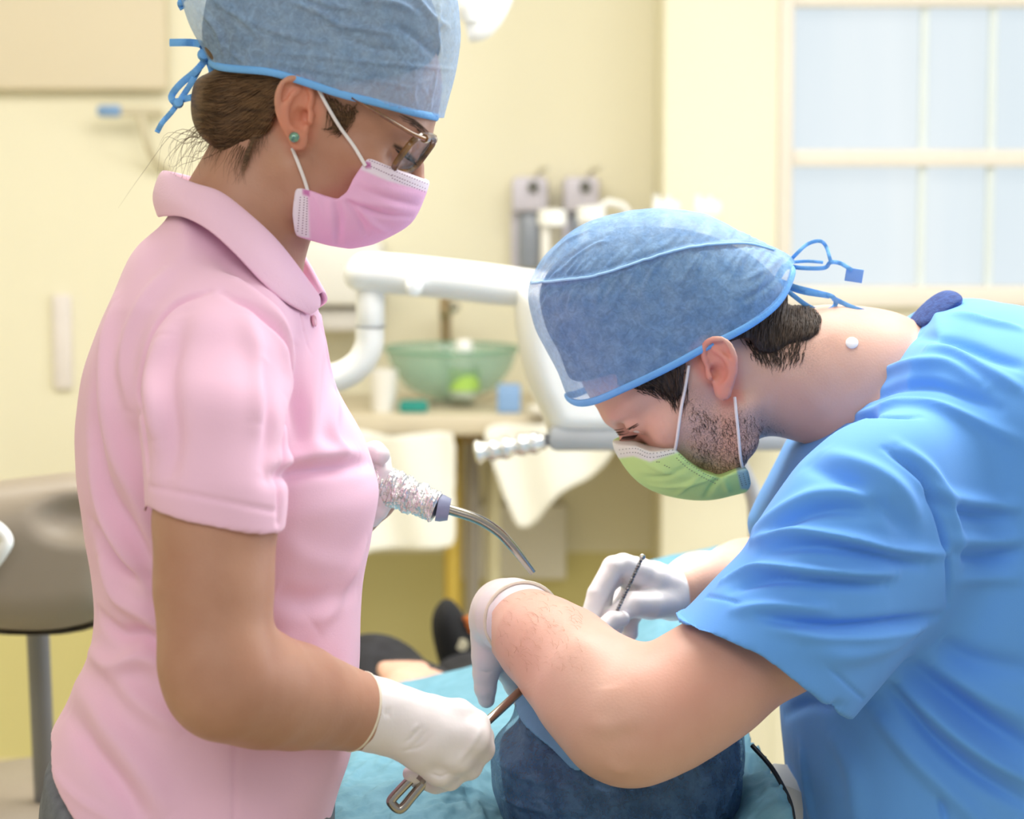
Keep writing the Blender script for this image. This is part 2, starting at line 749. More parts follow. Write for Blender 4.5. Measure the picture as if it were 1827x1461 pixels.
slab('floor', -3.2, 3.2, -3.0, WB + 0.15, -0.1, 0.0, floor_m)
slab('ceiling', -3.2, 3.2, -3.0, WB + 0.15, 2.7, 2.8, paint_ceiling)
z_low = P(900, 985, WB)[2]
slab('wall_back', -3.2, 3.2, WB, WB + 0.15, z_low, 2.7, paint)
slab('wall_back_lower_shaded', -3.2, 3.2, WB, WB + 0.15, 0.0, z_low, paint_low)  # lower part of the same wall, its shade painted into the colour
slab('baseboard_back', -2.95, 1.2, WB - 0.015, WB, 0.0, 0.08, paint_warm)
slab('wall_left', -3.1, -2.95, -3.0, WB, 0.0, 2.7, paint)
# a lowered soffit in the upper left corner and a broad pier on the right
a = P(297, 160, 3.15)
slab('ceiling_soffit', -2.95, a[0], 3.15, WB, a[2], 2.7, paint_warm, 0.01)
pa, pb = P(1182, 400, 2.85), P(1388, 400, 2.85)
slab('wall_pier', pa[0], pb[0], 2.85, WB, 0.0, 2.7, paint, 0.01)

# the tall window right of the pier
wx0, wx1 = pb[0] - 0.0, 3.0
wz0 = P(1500, 528, 2.9)[2]
slab('wall_right_of_pier', wx0, wx1, 2.88, WB, 0.0, wz0 - 0.02, paint, 0.0)


def zrow(r, Y=2.9): return P(1600, r, Y)[2]


fx = lambda px: P(px, 280, 2.88)[0]
win = MB()
top = 2.62
win.box(((fx(1386) + fx(1412)) / 2, 2.9, (wz0 + top) / 2), (fx(1412) - fx(1386), 0.10, top - wz0), 0.006)
win.box(((wx0 + wx1) / 2, 2.9, wz0), (wx1 - wx0, 0.10, 0.045), 0.006)
win.box(((wx0 + wx1) / 2, 2.9, zrow(282)), (wx1 - wx0, 0.07, S(2.9) * 30), 0.006)
win.box(((wx0 + wx1) / 2, 2.9, zrow(0)), (wx1 - wx0, 0.07, S(2.9) * 26), 0.006)
win.box(((wx0 + wx1) / 2, 2.9, top), (wx1 - wx0, 0.10, 0.05), 0.006)
wframe = structure(win.build('window_1', frame_m))
bars = MB()
for px_ in (1648, 1770, 1892, 2014):
    bars.box((fx(px_), 2.9, (wz0 + top) / 2), (S(2.9) * 13, 0.03, top - wz0), 0.004)
bars.build('glazing_bars', M('glazing_bar_paint', (226, 234, 232), rough=0.5, var=0.02), wframe)
pane = MB()
pane.box(((fx(1405) + wx1) / 2, 2.93, (wz0 + top) / 2), (wx1 - fx(1405), 0.012, top - wz0))
pane.build('glass_pane', glass_m, wframe)

# ------------------------------------------------------------------ things on the walls
Yw = WB - 0.06


def dispenser(cx, top_r, label):
    x, _, z = P(cx, top_r, Yw)
    s = S(Yw)
    root = empty('soap_dispenser', (x, WB, z - 165 * s), label, 'dispenser', 'soap dispensers on the back wall')
    b = MB()
    b.box((x, Yw, z - 28 * s), (64 * s, 0.10, 62 * s), 0.012)
    b.build('housing', lilac, root)
    b = MB()
    b.box((x, Yw + 0.025, z - 105 * s), (66 * s, 0.05, 112 * s), 0.008)
    b.build('back_plate', lilac, root)
    b = MB()
    b.lathe([(0.001, 0), (19 * s, 0.002), (21 * s, 0.03), (21 * s, 95 * s), (17 * s, 100 * s), (0.001, 101 * s)], (x, Yw - 0.01, z - 160 * s), 20)
    b.build('bottle', M('grey_blue_bottle', (140, 146, 158), rough=0.3, var=0.05), root)
    b = MB()
    b.lathe([(0.001, 0), (10 * s, 0), (10 * s, 0.012), (0.001, 0.012)], (x + 6 * s, Yw - 0.05, z - 14 * s), 16, R=axis_rot((0, -1, 0)))
    b.build('viewing_port', M('dark_grey_plastic', (96, 96, 90), rough=0.5), root)
    b = MB()
    b.tube([(x + 10 * s, Yw, z + 2 * s), (x + 20 * s, Yw - 0.04, z + 16 * s), (x + 34 * s, Yw - 0.08, z + 20 * s)], 0.006)
    b.build('lever', M('pale_lever', (218, 212, 190), rough=0.4), root)


dispenser(945, 318, 'left of the two lilac-grey wall soap dispensers with a lever')
dispenser(1037, 318, 'right of the two lilac-grey wall soap dispensers, nearer the blue cap of the man')

s = S(2.7)
for k, (px_, r0, r1, lb) in enumerate(((985, 372, 402, 'white-capped slim holder with a thin stem in front of the left soap dispenser'),
                                       (1055, 366, 392, 'white-capped slim holder half hidden behind the cap of the bending man'))):
    x, _, z = P(px_, r0, 2.7)
    zb = 0.955
    root = empty('instrument_holder', (x, 2.7, zb), lb, 'holder', 'slim white holders on the counter')
    MB().lathe([(0.001, -30 * s), (25 * s, -29 * s), (26 * s, -15 * s), (24 * s, -2 * s), (0.001, 0)], (x, 2.7, z), 20).build('cap', white_pl, root)
    MB().lathe([(0.001, zb), (0.035, zb), (0.035, zb + 0.012), (8 * s, zb + 0.02), (8 * s, z - 28 * s), (0.001, z - 28 * s)], (x - 12 * s, 2.7, 0), 16).build('stem', offwhite, root)
MB().tube([P(1068, 372, 2.82), P(1085, 360, 2.82), P(1110, 366, 2.82), P(1128, 388, 2.82), P(1140, 440, 2.82), P(1140, 640, 2.82)], 0.008).build('white_hose', white_pl)
props(bpy.data.objects['white_hose'], 'thin white hose arching from behind the bending man cap', 'hose')
for px_, lb in ((1188, 'white twin-tipped bottle just behind the top of the man cap'), (1262, 'white twin-tipped bottle behind the man cap, nearest the window')):
    x, _, z = P(px_, 372, 2.75)
    s = S(2.75)
    root = empty('spray_bottle', (x, 2.75, 0.955), lb, 'bottle', 'white bottles beside the window pier')
    MB().lathe([(0.001, 0.955), (0.034, 0.957), (0.036, 0.97), (0.036, z - 0.10), (0.024, z - 0.05), (0.014, z - 0.02), (0.001, z - 0.02)], (x, 2.75, 0), 20).build('body', white_pl, root)
    MB().box((x, 2.75, z), (48 * s, 0.03, 26 * s), 0.006).tube([(x - 16 * s, 2.75, z + 10 * s), (x - 18 * s, 2.75, z + 24 * s)], 6 * s).tube([(x + 2 * s, 2.75, z + 10 * s), (x + 4 * s, 2.75, z + 22 * s)], 6 * s).build('spray_head', white_pl, root)

# towel dispenser behind the woman
x0, _, z0 = P(520, 588, Yw)
x1, _, z1 = P(688, 425, Yw)
root = empty('paper_towel_dispenser', ((x0 + x1) / 2, WB, z0), 'off-white paper towel dispenser on the wall behind the woman mask', 'dispenser')
MB().box(((x0 + x1) / 2, Yw - 0.03, (z0 + z1) / 2 + 0.03), (x1 - x0, 0.18, z1 - z0 - 0.06), 0.02).build('cover', offwhite, root)
MB().box(((x0 + x1) / 2, Yw - 0.01, z0 + 0.028), (x1 - x0 - 0.01, 0.14, 0.052), 0.01).build('tray', M('grey_white_plastic', (214, 209, 202), rough=0.4), root)

# lever with a blue grip and a hook, on the left part of the wall
Yh = WB - 0.08
root = empty('wall_bracket', P(282, 215, WB), 'curved cream wall bracket with a blue grip, behind the woman hair', 'bracket')
MB().tube([P(205, 198, Yh), P(255, 199, Yh + 0.02), P(285, 200, WB - 0.01)], 0.011).tube(smooth_curve([P(250, 205, Yh), P(262, 250, Yh), P(275, 285, Yh + 0.03), P(300, 305, WB - 0.005)], 4), 0.009).build('arm', M('cream_metal', (206, 196, 168), rough=0.4), root)
MB().tube([P(174, 198, Yh), P(180, 198, Yh), P(212, 198, Yh), P(216, 198, Yh)], [0.009, 0.0135, 0.0135, 0.010]).build('grip', M('blue_rubber', (124, 160, 204), rough=0.5), root)
c = P(112, 610, WB - 0.008)
MB().box(c, (S(WB) * 34, 0.02, S(WB) * 170), 0.008).build('wall_plate', M('pale_lilac_plate', (232, 224, 220), rough=0.5))
props(bpy.data.objects['wall_plate'], 'narrow pale lilac plate on the wall left of the woman back', 'plate')

# ------------------------------------------------------------------ counter with a glass bowl
cz = 0.945
cx0, cx1 = P(470, 735, 2.72)[0], pa[0] - 0.01
root = empty('wash_counter', ((cx0 + cx1) / 2, 2.95, 0), 'beige wash counter along the yellow back wall under the glass bowl', 'counter')
MB().box(((cx0 + cx1) / 2, 2.95, cz - 0.022), (cx1 - cx0, 0.46, 0.044), 0.008).box((cx1 + 0.10, 2.78, cz - 0.022), (0.26, 0.12, 0.044), 0.008).build('worktop', counter_m, root)
for xx in (cx0 + 0.06,):
    MB().box((xx, 3.0, (cz - 0.044) / 2), (0.05, 0.3, cz - 0.044), 0.004).build('side_support', paint_warm, root)
cx, _, _ = P(806, 720, 2.93)
bz = cz + 0.012
s = S(2.93)
glass_g = M('green_glass', (160, 200, 178), rough=0.08, var=0.03, alpha=0.36)
root = empty('glass_basin', (cx, 2.93, cz), 'round green glass wash bowl on the beige counter', 'basin')
prof = [(0.03, 0.0), (0.06, 0.004), (0.10, 0.03), (0.13, 0.066), (118 * s, 0.112), (122 * s, 0.114), (120 * s, 0.108), (0.127, 0.060), (0.098, 0.024), (0.03, 0.006)]
MB().lathe(prof, (cx, 2.93, bz), 48).build('bowl', glass_g, root)
MB().lathe([(0.05, cz), (0.052, cz + 0.006), (0.045, bz), (0.001, bz)], (cx, 2.93, 0), 32).build('base_ring', chrome, root)
MB().lathe([(118.5 * s, 0.112), (121 * s, 0.1165), (123.5 * s, 0.112), (121 * s, 0.109)], (cx, 2.93, bz), 48, caps=False).build('rim', M('green_glass_edge', (120, 168, 140), rough=0.1, alpha=0.8), root)
fxp, _, fz = P(795, 540, 3.12)
root = empty('tall_tap', (fxp, 3.12, cz), 'tall dull metal tap column standing behind the glass bowl', 'tap')
MB().lathe([(0.028, cz), (0.028, cz + 0.01), (0.0125, cz + 0.016), (0.0125, fz), (0.001, fz)], (fxp, 3.12, 0), 20).build('column', brass, root)
MB().tube(smooth_curve([(fxp, 3.12, fz - 0.02), (fxp, 3.08, fz + 0.015), (fxp, 3.02, fz + 0.01), (fxp, 2.99, fz - 0.02)], 4), 0.011).build('spout', brass, root)
bx_, _, bz_ = P(806, 548, 3.08)
MB().lathe([(0.001, -0.015), (0.012, -0.008), (0.0155, 0.0), (0.012, 0.008), (0.001, 0.015)], (bx_ + 0.004, 3.08, bz_), 16).build('knob', chrome, root)
bx_, _, bz_ = P(828, 606, 2.84)
s = S(2.84)
root = empty('soap_bottle', (bx_, 2.84, bz + 0.015), 'clear soap bottle with white cap and green label inside the glass bowl', 'bottle')
MB().lathe([(0.001, bz + 0.014), (0.030, bz + 0.016), (0.033, bz + 0.03), (0.033, bz_ - 0.075), (0.022, bz_ - 0.045), (0.013, bz_ - 0.034), (0.001, bz_ - 0.034)], (bx_, 2.84, 0), 24).build('body', M('clear_soap', (214, 226, 206), rough=0.15, alpha=0.55), root)
MB().lathe([(0.001, bz_ - 0.036), (0.016, bz_ - 0.035), (0.0185, bz_ - 0.026), (0.0185, bz_ - 0.008), (0.014, bz_), (0.001, bz_ + 0.001)], (bx_, 2.84, 0), 20).build('cap', white_pl, root)
MB().lathe([(0.0336, bz + 0.03), (0.0338, bz + 0.034), (0.0338, bz + 0.072), (0.0336, bz + 0.076)], (bx_, 2.84, 0), 24, caps=False).build('label', M('green_label', (166, 204, 92), rough=0.5), root)
x, _, z = P(684, 716, 2.8)
root = MB().lathe([(0.001, cz), (0.024, cz), (0.031, z + 0.068), (0.0295, z + 0.068), (0.023, cz + 0.004), (0.001, cz + 0.004)], (x, 2.8, 0), 24).build('plastic_cup', offwhite)
props(root, 'small off-white plastic cup on the counter left of the bowl', 'cup')
x, _, z = P(738, 716, 2.78)
props(MB().box((x, 2.78, cz + 0.0125), (0.062, 0.045, 0.025), 0.008).build('sponge', M('teal_sponge', (46, 142, 130), rough=0.9, bump=0.5, bscale=120)), 'teal sponge on the counter in front of the glass bowl', 'sponge')
x, _, z = P(908, 712, 2.78)
props(MB().box((x, 2.78, cz + 0.03), (0.05, 0.05, 0.06), 0.006).build('tissue_box', M('blue_carton', (136, 172, 216), rough=0.5)), 'small blue carton on the counter right of the glass bowl', 'box')
# drain pipe below the bowl
x, _, _ = P(842, 780, 2.86)
root = empty('drain_pipe', (x, 2.86, 0), 'bare metal drain pipe below the glass bowl', 'pipe')
MB().lathe([(0.017, 0.0), (0.017, cz - 0.045)], (x, 2.86, 0), 20).build('pipe', M('grey_metal', (160, 152, 140), rough=0.4, metal=0.6), root)
MB().lathe([(0.026, cz - 0.075), (0.026, cz - 0.046)], (x, 2.86, 0), 20).build('collar', brass, root)
MB().lathe([(0.020, 0.0), (0.020, cz - 0.046)], (x - 0.042, 2.88, 0), 20).build('supply_pipe', M('yellow_pipe', (216, 186, 84), rough=0.4), root)
MB().lathe([(0.017, 0.0), (0.017, cz - 0.046)], (x + 0.045, 2.89, 0), 20).build('supply_pipe', M('cream_pipe', (214, 204, 164), rough=0.4), root)


def hanging(name, px, Y, m, label, cat, fold=0.012, thick=0.012):
    out = Outline(px, Y, h=0.006, blur=1, n=5, pad=0.06)

    def f(p):
        y = p[:, 1] - Y - fold * np.sin(p[:, 0] * 42 + p[:, 2] * 9)
        return smax(np.abs(y) - thick / 2, outline_(p), 0.006)
    outline_ = out
    lo = (out.w[:, 0].min() - 0.03, Y - 0.05, out.w[:, 1].min() - 0.03)
    hi = (out.w[:, 0].max() + 0.03, Y + 0.05, out.w[:, 1].max() + 0.03)
    V, Q = surface(f, lo, hi, 0.006)
    return props(mesh_obj(name, V, Q, m), label, cat)


hanging('hand_towel', [(600, 782), (700, 776), (798, 770), (812, 790), (812, 880), (812, 966), (790, 978), (680, 982), (600, 980)], 2.70, towel_m,
        'square white towel hanging from the counter front, behind the pink shirt', 'towel')
hanging('hand_towel', [(868, 762), (960, 756), (1070, 758), (1100, 790), (1060, 850), (1000, 880), (955, 935), (925, 942), (900, 890), (876, 820)], 2.70, towel_m,
        'white towel hanging in a pointed fold, right of the drain pipe', 'towel')
c0, c1 = P(822, 1032, WB - 0.02), P(1010, 900, WB - 0.02)
props(MB().box((c0 + c1) / 2, (c1[0] - c0[0], 0.03, c1[2] - c0[2]), 0.004).build('wall_panel', paper_m), 'pale rectangular panel low on the wall below the pointed towel', 'panel')

# ------------------------------------------------------------------ the dental unit
Yu = 1.05
su = S(Yu)
xcol = P(1640, 900, Yu)[0]
unit = empty('dental_unit', (xcol, Yu + 0.1, 0), 'white dental unit with a jointed arm between the woman and the bending man', 'dental unit')
out = Outline([(612, 490), (628, 460), (662, 450), (800, 462), (940, 480), (1010, 492), (1010, 545), (900, 545), (780, 532), (660, 522), (625, 515)], Yu, h=0.003, n=6)
f = pillow(out, Yu, 0.034, 0.030, 2.0)
V, Q = surface(f, f.c - np.array([0.3, 0.05, 0.12]), f.c + np.array([0.3, 0.05, 0.12]), 0.004)
mesh_obj('arm', V, Q, white_pl, unit)
MB().tube(smooth_curve([P(660, 585, Yu), P(658, 618, Yu), P(640, 650, Yu), P(605, 672, Yu), P(560, 676, Yu), P(440, 676, Yu)], 6), 26 * su, n=24).build('elbow_tube', white_pl, unit)
MB().lathe([(25 * su, -28 * su), (26 * su, -26 * su), (26 * su, 30 * su), (22 * su, 36 * su), (0.001, 36 * su)], P(661, 553, Yu), 24).build('elbow_joint', white_pl, unit)
MB().lathe([(26.5 * su, -2 * su), (27.5 * su, 0), (26.5 * su, 3 * su)], P(661, 582, Yu), 24, caps=False).build('joint_ring', mid_grey, unit)
MB().lathe([(0.001, -0.012), (0.010, -0.010), (0.013, 0), (0.010, 0.012), (0.001, 0.014)], P(738, 512, Yu - 0.036), 16, R=axis_rot((0.2, -1, -0.2))).build('knob', white_pl, unit)
out = Outline([(918, 512), (940, 494), (1010, 490), (1100, 510), (1200, 560), (1260, 660), (1260, 750), (1120, 770), (1090, 776), (985, 772), (965, 735), (940, 680), (922, 600)], Yu + 0.02, h=0.004, n=6)
f = pillow(out, Yu + 0.02, 0.10, 0.035, 2.2)
V, Q = surface(f, f.c - np.array([0.35, 0.14, 0.25]), f.c + np.array([0.35, 0.14, 0.25]), 0.005)
mesh_obj('housing', V, Q, white_pl, unit)
c = (P(975, 772, Yu) + P(1400, 772, Yu)) / 2
MB().box(c, (425 * su, 0.15, 46 * su), 0.012).build('tray', mid_grey, unit)
MB().box(((P(1390, 780, Yu)[0] + xcol) / 2, Yu + 0.1, c[2]), (xcol - P(1380, 780, Yu)[0], 0.09, 0.06), 0.01).build('support_arm', white_pl, unit)
MB().box((xcol, Yu + 0.1, c[2] / 2 + 0.02), (0.12, 0.12, c[2] + 0.04), 0.02).box((xcol, Yu + 0.1, 0.03), (0.34, 0.34, 0.06), 0.02).build('column', white_pl, unit)
A, B_ = P(846, 808, Yu - 0.06), P(972, 786, Yu - 0.06)
tt = np.linspace(0, 1, 26)
rr = (20 + 2.2 * np.sin(tt * 31) + 1.6 * np.sin(tt * 17 + 1)) * su * np.clip(tt * 9 + 0.72, 0, 1)
MB().tube([A + (B_ - A) * t for t in tt], rr * 0.95, n=16).build('foil_handle', foil, unit, label='handle wrapped in crinkled foil')
MB().tube([B_, P(1000, 780, Yu - 0.04)], 11 * su, n=14).build('handle_stem', dark_grey, unit)
MB().tube(smooth_curve([P(1300, 790, Yu + 0.02), P(1330, 850, Yu + 0.02), P(1346, 890, Yu + 0.02), P(1350, 940, Yu + 0.02), P(1360, 1080, Yu + 0.05), P(1420, 1180, Yu + 0.1), P(1640, 1240, Yu + 0.1)], 5), 0.012).build('hose', M('grey_hose', (206, 206, 204), rough=0.4), unit)

# lamp head peeping in at the top edge
Yl = 1.3
root = empty('operating_lamp', (P(858, -400, Yl)[0], Yl, 2.7), 'white curved operating lamp arm at the top edge behind the blue cap', 'lamp')
MB().tube(smooth_curve([P(905, -60, Yl), P(880, 10, Yl), P(858, 44, Yl), P(832, 52, Yl)], 6), np.linspace(30, 24, 19) * S(Yl), n=20).build('shade', white_pl, root)
MB().tube(smooth_curve([P(850, -70, Yl - 0.03), P(836, 0, Yl - 0.03), P(836, 30, Yl - 0.02)], 6), 20 * S(Yl), n=18).build('handle', white_pl, root)
MB().tube([(P(858, -400, Yl)[0], Yl, 2.7), P(858, -300, Yl), P(880, -60, Yl)], 0.016, n=14).build('arm', white_pl, root)

# stool with a grey padded back, left edge
Ys = 0.75
out = Outline([(-190, 900), (-90, 872), (0, 858), (80, 848), (150, 842), (210, 850), (240, 900), (240, 1010), (215, 1085), (150, 1112), (60, 1122), (-60, 1110), (-160, 1080), (-210, 1000)], Ys, h=0.004, n=5)
f0 = pillow(out, Ys, 0.075, 0.06, 2.2)
hol = ell(P(135, 925, Ys - 0.085), (0.055, 0.035, 0.028))


def f(p):
    d = f0(p)
    return smax(d, -hol(p), 0.02)


V, Q = surface(f, f0.c - np.array([0.25, 0.13, 0.2]), f0.c + np.array([0.25, 0.13, 0.2]), 0.005)
bx0, _, bz0 = P(20, 980, Ys)
grey_v = M('grey_taupe_vinyl', (150, 138, 122), rough=0.42, var=0.05, vscale=6)
root = empty('operator_stool', (bx0, Ys + 0.05, 0), 'operator stool with a taupe-grey padded backrest at the left edge', 'stool')
mesh_obj('backrest', V, Q, grey_v, root)
o = Outline([(-200, 1075), (-60, 1108), (60, 1118), (150, 1110), (222, 1075), (218, 1096), (150, 1124), (60, 1132), (-60, 1122), (-190, 1092)], Ys, h=0.003, n=4)
g = pillow(o, Ys, 0.072, 0.02, 2.0)
V, Q = surface(g, g.c - np.array([0.25, 0.1, 0.06]), g.c + np.array([0.25, 0.1, 0.06]), 0.004)
mesh_obj('piping', V, Q, M('dark_taupe_trim', (86, 78, 62), rough=0.5), root)
MB().tube([(bx0, Ys + 0.09, bz0), (bx0, Ys + 0.16, bz0 - 0.12), (bx0 - 0.02, Ys + 0.3, 0.50)], 0.016).build('back_support', dark_grey, root)
MB().lathe([(0.001, 0.50), (0.17, 0.50), (0.19, 0.52), (0.19, 0.55), (0.16, 0.575), (0.001, 0.58)], (bx0 - 0.02, Ys + 0.38, 0), 36).build('seat', grey_v, root)
MB().lathe([(0.028, 0.1), (0.028, 0.5)], (bx0 - 0.02, Ys + 0.38, 0), 20).build('gas_column', chrome, root)
b = MB()
for k in range(5):
    a_ = k * 2 * math.pi / 5
    b.tube([(bx0 - 0.02, Ys + 0.38, 0.10), (bx0 - 0.02 + 0.26 * math.cos(a_), Ys + 0.38 + 0.26 * math.sin(a_), 0.062)], [0.022, 0.014])
b.build('star_base', dark_grey, root)
for k in range(5):
    a_ = k * 2 * math.pi / 5
    MB().lathe([(0.001, -0.014), (0.024, -0.012), (0.026, 0), (0.024, 0.012), (0.001, 0.014)], (bx0 - 0.02 + 0.26 * math.cos(a_), Ys + 0.38 + 0.26 * math.sin(a_), 0.026), 18, R=axis_rot((-math.sin(a_), math.cos(a_), 0))).build('caster', dark_grey, root)
MB().tube(smooth_curve([P(-40, 1040, Ys - 0.09), P(2, 985, Ys - 0.10), P(10, 960, Ys - 0.10), P(-20, 935, Ys - 0.10), P(-80, 930, Ys - 0.1)], 5), 0.009, n=14).build('armrest', white_pl, root)

# ================================================================== PEOPLE: shared builders
def skin(name, rgb, rgb2, masks=()):
    return M(name, rgb, rgb2=rgb2, rough=0.48, vscale=14.0, detail=5, sss=0.12, bump=0.12, bscale=420, masks=masks, spec=0.4)


def nonwoven(name, rgb, rgb2, alpha):
    return M(name, rgb, rgb2=rgb2, rough=0.75, vscale=70.0, detail=6, bump=0.25, bscale=260, alpha=alpha, spec=0.25)


latex = M('white_latex', (238, 231, 232), rough=0.42, var=0.015, vscale=18, bump=0.12, bscale=160, sss=0.05, spec=0.4)
latex_rim = M('latex_rolled_rim', (236, 226, 206), rough=0.4, var=0.02)
elastic = M('white_elastic', (240, 236, 234), rough=0.7, var=0.02)
eye_m = M('eye_white', (226, 220, 214), rough=0.12, var=0.02)

EAR2D = smooth_curve([(8, 20), (4, 29), (-4, 33), (-13, 31), (-20, 23), (-22, 12), (-20, 0), (-14, -12), (-7, -23), (-1, -30), (5, -31.5), (10, -28), (11, -18), (11, -8), (11, 2), (10, 12)], 3, closed=True)
HELIX = smooth_curve([(1, -1, 0.5, 2.2), (8, 6, 3, 2.6), (9, 16, 4, 3.0), (6, 25, 5, 3.2), (-2, 30, 5.5, 3.3), (-11, 28.5, 5.5, 3.3), (-17, 22, 5.5, 3.3), (-19, 11, 5.5, 3.2), (-17, 0, 5, 3.0), (-12, -11, 4, 2.8), (-6, -20, 2.5, 2.6)], 3)
ANTI = smooth_curve([(-2, 21, 2.5, 2.4), (-8, 14, 3.5, 3.2), (-11.5, 4, 4.5, 3.5), (-9.5, -6, 4.2, 3.3), (-4, -13, 3.6, 3.2), (0, -15, 3.4, 3.2)], 3)


def ear_field(x, y, z):
    q = np.stack([x, y, z], 1)
    d2 = poly_sd(q[:, :2], EAR2D)
    d = smax(d2, np.abs(z) - 2.2, 3.0)
    d = smin(d, chain(HELIX, 0.5)(q), 1.6)
    d = smin(d, chain(ANTI, 0.5)(q), 2.2)
    d = smin(d, chain([(-4, 20, 1.5, 2.0), (-9, 12, 3, 2.4)])(q), 2.0)
    d = smin(d, ell((3, -23, 1.5), (8, 8.5, 4.2))(q), 3.0)
    d = smin(d, ell((0, -1, -10), (13, 20, 11))(q), 3.0)
    d = smax(d, -ell((1.5, -3, 6), (8.6, 10.5, 9.5))(q), 2.0)
    d = smax(d, -ell((-12.5, 18, 6), (3.2, 8, 4.5))(q), 2.0)
    d = smax(d, -ell((5, -2, 0), (5, 6, 6.5))(q), 1.5)
    d = smin(d, chain([(10.5, -5, 3.5, 3.4), (10.5, 2, 3, 3.0)])(q), 2.0)
    return d


class Head:
    def __init__(s, px, Ynear, Ymid, pitch, sc=1.0, ear_tilt=22, ear_sc=1.0, jaw=1.0, lid=-5.0, brow=1.0, chin=0.0, ear_out=70):
        s.ear_out = ear_out
        s.chin = chin
        t = P(px[0], px[1], Ynear)
        s.O = np.array((t[0], Ymid, t[2]))
        s.pitch, s.sc = pitch, sc
        s.ear_tilt, s.ear_sc, s.jaw, s.lid, s.brow = math.radians(ear_tilt), ear_sc, jaw, lid, brow

    def frame(s, sign):
        a = math.radians(s.pitch)
        f = np.array((sign * math.cos(a), 0, -math.sin(a)))
        u = np.array((sign * math.sin(a), 0, math.cos(a)))
        s.R = np.stack([f, (0, -1.0, 0), u], 1)      # columns f, near side, up
        s.c = s.O + s.R @ np.array((20, 0, 10)) * s.sc / 1000
        s.r = 0.155 * s.sc
        return s

    def W(s, f, n, u):
        return s.O + s.R @ (np.array((f, n, u), float) * s.sc / 1000)

    def loc(s, p):
        return (p - s.O) @ s.R * (1000 / s.sc)

    def skull(s, p):
        q = s.loc(p)
        q = np.stack([q[:, 0], np.abs(q[:, 1]), q[:, 2]], 1)
        return ell((-6, 0, 52), (99, 76, 80))(q) * s.sc / 1000

    def bald(s, p):
        return s(p, False)

    def __call__(s, p, ears=True):
        q = s.loc(p)
        q = np.stack([q[:, 0], np.abs(q[:, 1]), q[:, 2]], 1)
        j = s.jaw
        d = ell((-6, 0, 52), (97, 74, 78))(q)
        d = smin(d, ell((44, 0, 34), (51, 62, 46))(q), 14)
        d = smin(d, ell((2, 0, 6), (52, 67, 52))(q), 18)
        d = smin(d, ell((42, 0, -22 + s.chin * .4), (50, 58 * j, 62 - s.chin * .5))(q), 16)
        d = smin(d, chain([(8, 50 * j, -46, 15), (30, 44 * j, -68 + s.chin * .6, 15), (70, 14, -80 + s.chin, 14), (76, 0, -80 + s.chin, 15)], 6)(q), 16)
        d = smin(d, ell((76, 0, -74 + s.chin), (16, 18, 15))(q), 14)
        d = smin(d, ell((58, 47, -8), (22, 17, 16))(q), 16)
        d = smin(d, chain([(62, 50, 38, 9), (82, 30, 37, 9), (90, 0, 34, 9)], 4)(q), 10 * s.brow)
        d = smax(d, -ell((92, 33, 15), (13, 17, 12))(q), 10)
        d = smin(d, chain([(86, 0, 26, 8), (99, 0, 8, 8), (110, 0, -10, 10)], 3)(q), 9)
        d = smin(d, ell((102, 11, -14), (11, 7, 7))(q), 6)
        d = smin(d, chain([(92, 14, -44, 6), (98, 0, -42, 7)], 2)(q), 6)
        d = smin(d, chain([(90, 12, -54, 6), (95, 0, -54, 7)], 2)(q), 5)
        e = ell((76, 31, 17), (14.2, 14.2, 14.2))(q)
        d = smin(d, e, 4)
        d = smax(d, -ell((90, 33, 17 + s.lid), (9, 12.5, 2.4))(q), 1.0)
        # ears
        m = (np.abs(q[:, 0] + 10) < 55) & (np.abs(q[:, 2]) < 60) & (q[:, 1] > 40)
        if ears and m.any():
            v = q[m]
            ct, st = math.cos(s.ear_tilt), math.sin(s.ear_tilt)
            k = s.ear_sc
            vf, vu, vs = v[:, 0] / k, v[:, 2] / k, (v[:, 1] - s.ear_out) / k
            x = ct * vf + st * vu + 10
            y = -st * vf + ct * vu - 2
            z = vs + (x - 10) * 0.40
            d[m] = smin(d[m], ear_field(x, y, z) * k * 0.92, 2.5)
        return d * s.sc / 1000


def band_points(field, curve_px, Ymid, Wmax, n=5):
    """a hem ring on a solid: the photo-side line, its depth found on the solid, and its mirror on the far side"""
    c = smooth_curve(curve_px, n)
    near = []
    for a, b in c:
        w = P(a, b, Ymid)
        lo, hi = 0.0, Wmax
        p = np.array([[w[0], Ymid, w[2]]])
        if field(p)[0] > 0:
            near.append(w)
            continue
        for _ in range(18):
            mid = (lo + hi) / 2
            p[0, 1] = Ymid - mid
            if field(p)[0] < 0: lo = mid
            else: hi = mid
        near.append(np.array((w[0], Ymid - lo, w[2])))
    near = np.array(near)
    far = near[::-1].copy()
    far[:, 1] = 2 * Ymid - far[:, 1]
    return near, np.concatenate([near, far[1:-1]])


def ring_band(pts, height, thick, cen):
    """a flat hem binding along a closed ring"""
    n = len(pts)
    for _ in range(2):
        pts = (np.roll(pts, 1, 0) + 2 * pts + np.roll(pts, -1, 0)) / 4
    T = np.roll(pts, -1, 0) - np.roll(pts, 1, 0)
    T /= np.linalg.norm(T, axis=1)[:, None] + 1e-9
    out = pts - cen
    out -= (out * T).sum(1)[:, None] * T
    out /= np.linalg.norm(out, axis=1)[:, None] + 1e-9
    up = np.cross(out, T)
    V, F = [], []
    sec = [(-.5, -.5), (-.5, .5), (-.2, .9), (.2, .9), (.5, .5), (.5, -.5)]
    k = len(sec)
    for i in range(n):
        for a, b in sec:
            V.append(pts[i] + up[i] * a * height + out[i] * b * thick)
    for i in range(n):
        for j in range(k):
            F.append([i * k + j, i * k + (j + 1) % k, ((i + 1) % n) * k + (j + 1) % k, ((i + 1) % n) * k + j])
    return V, F


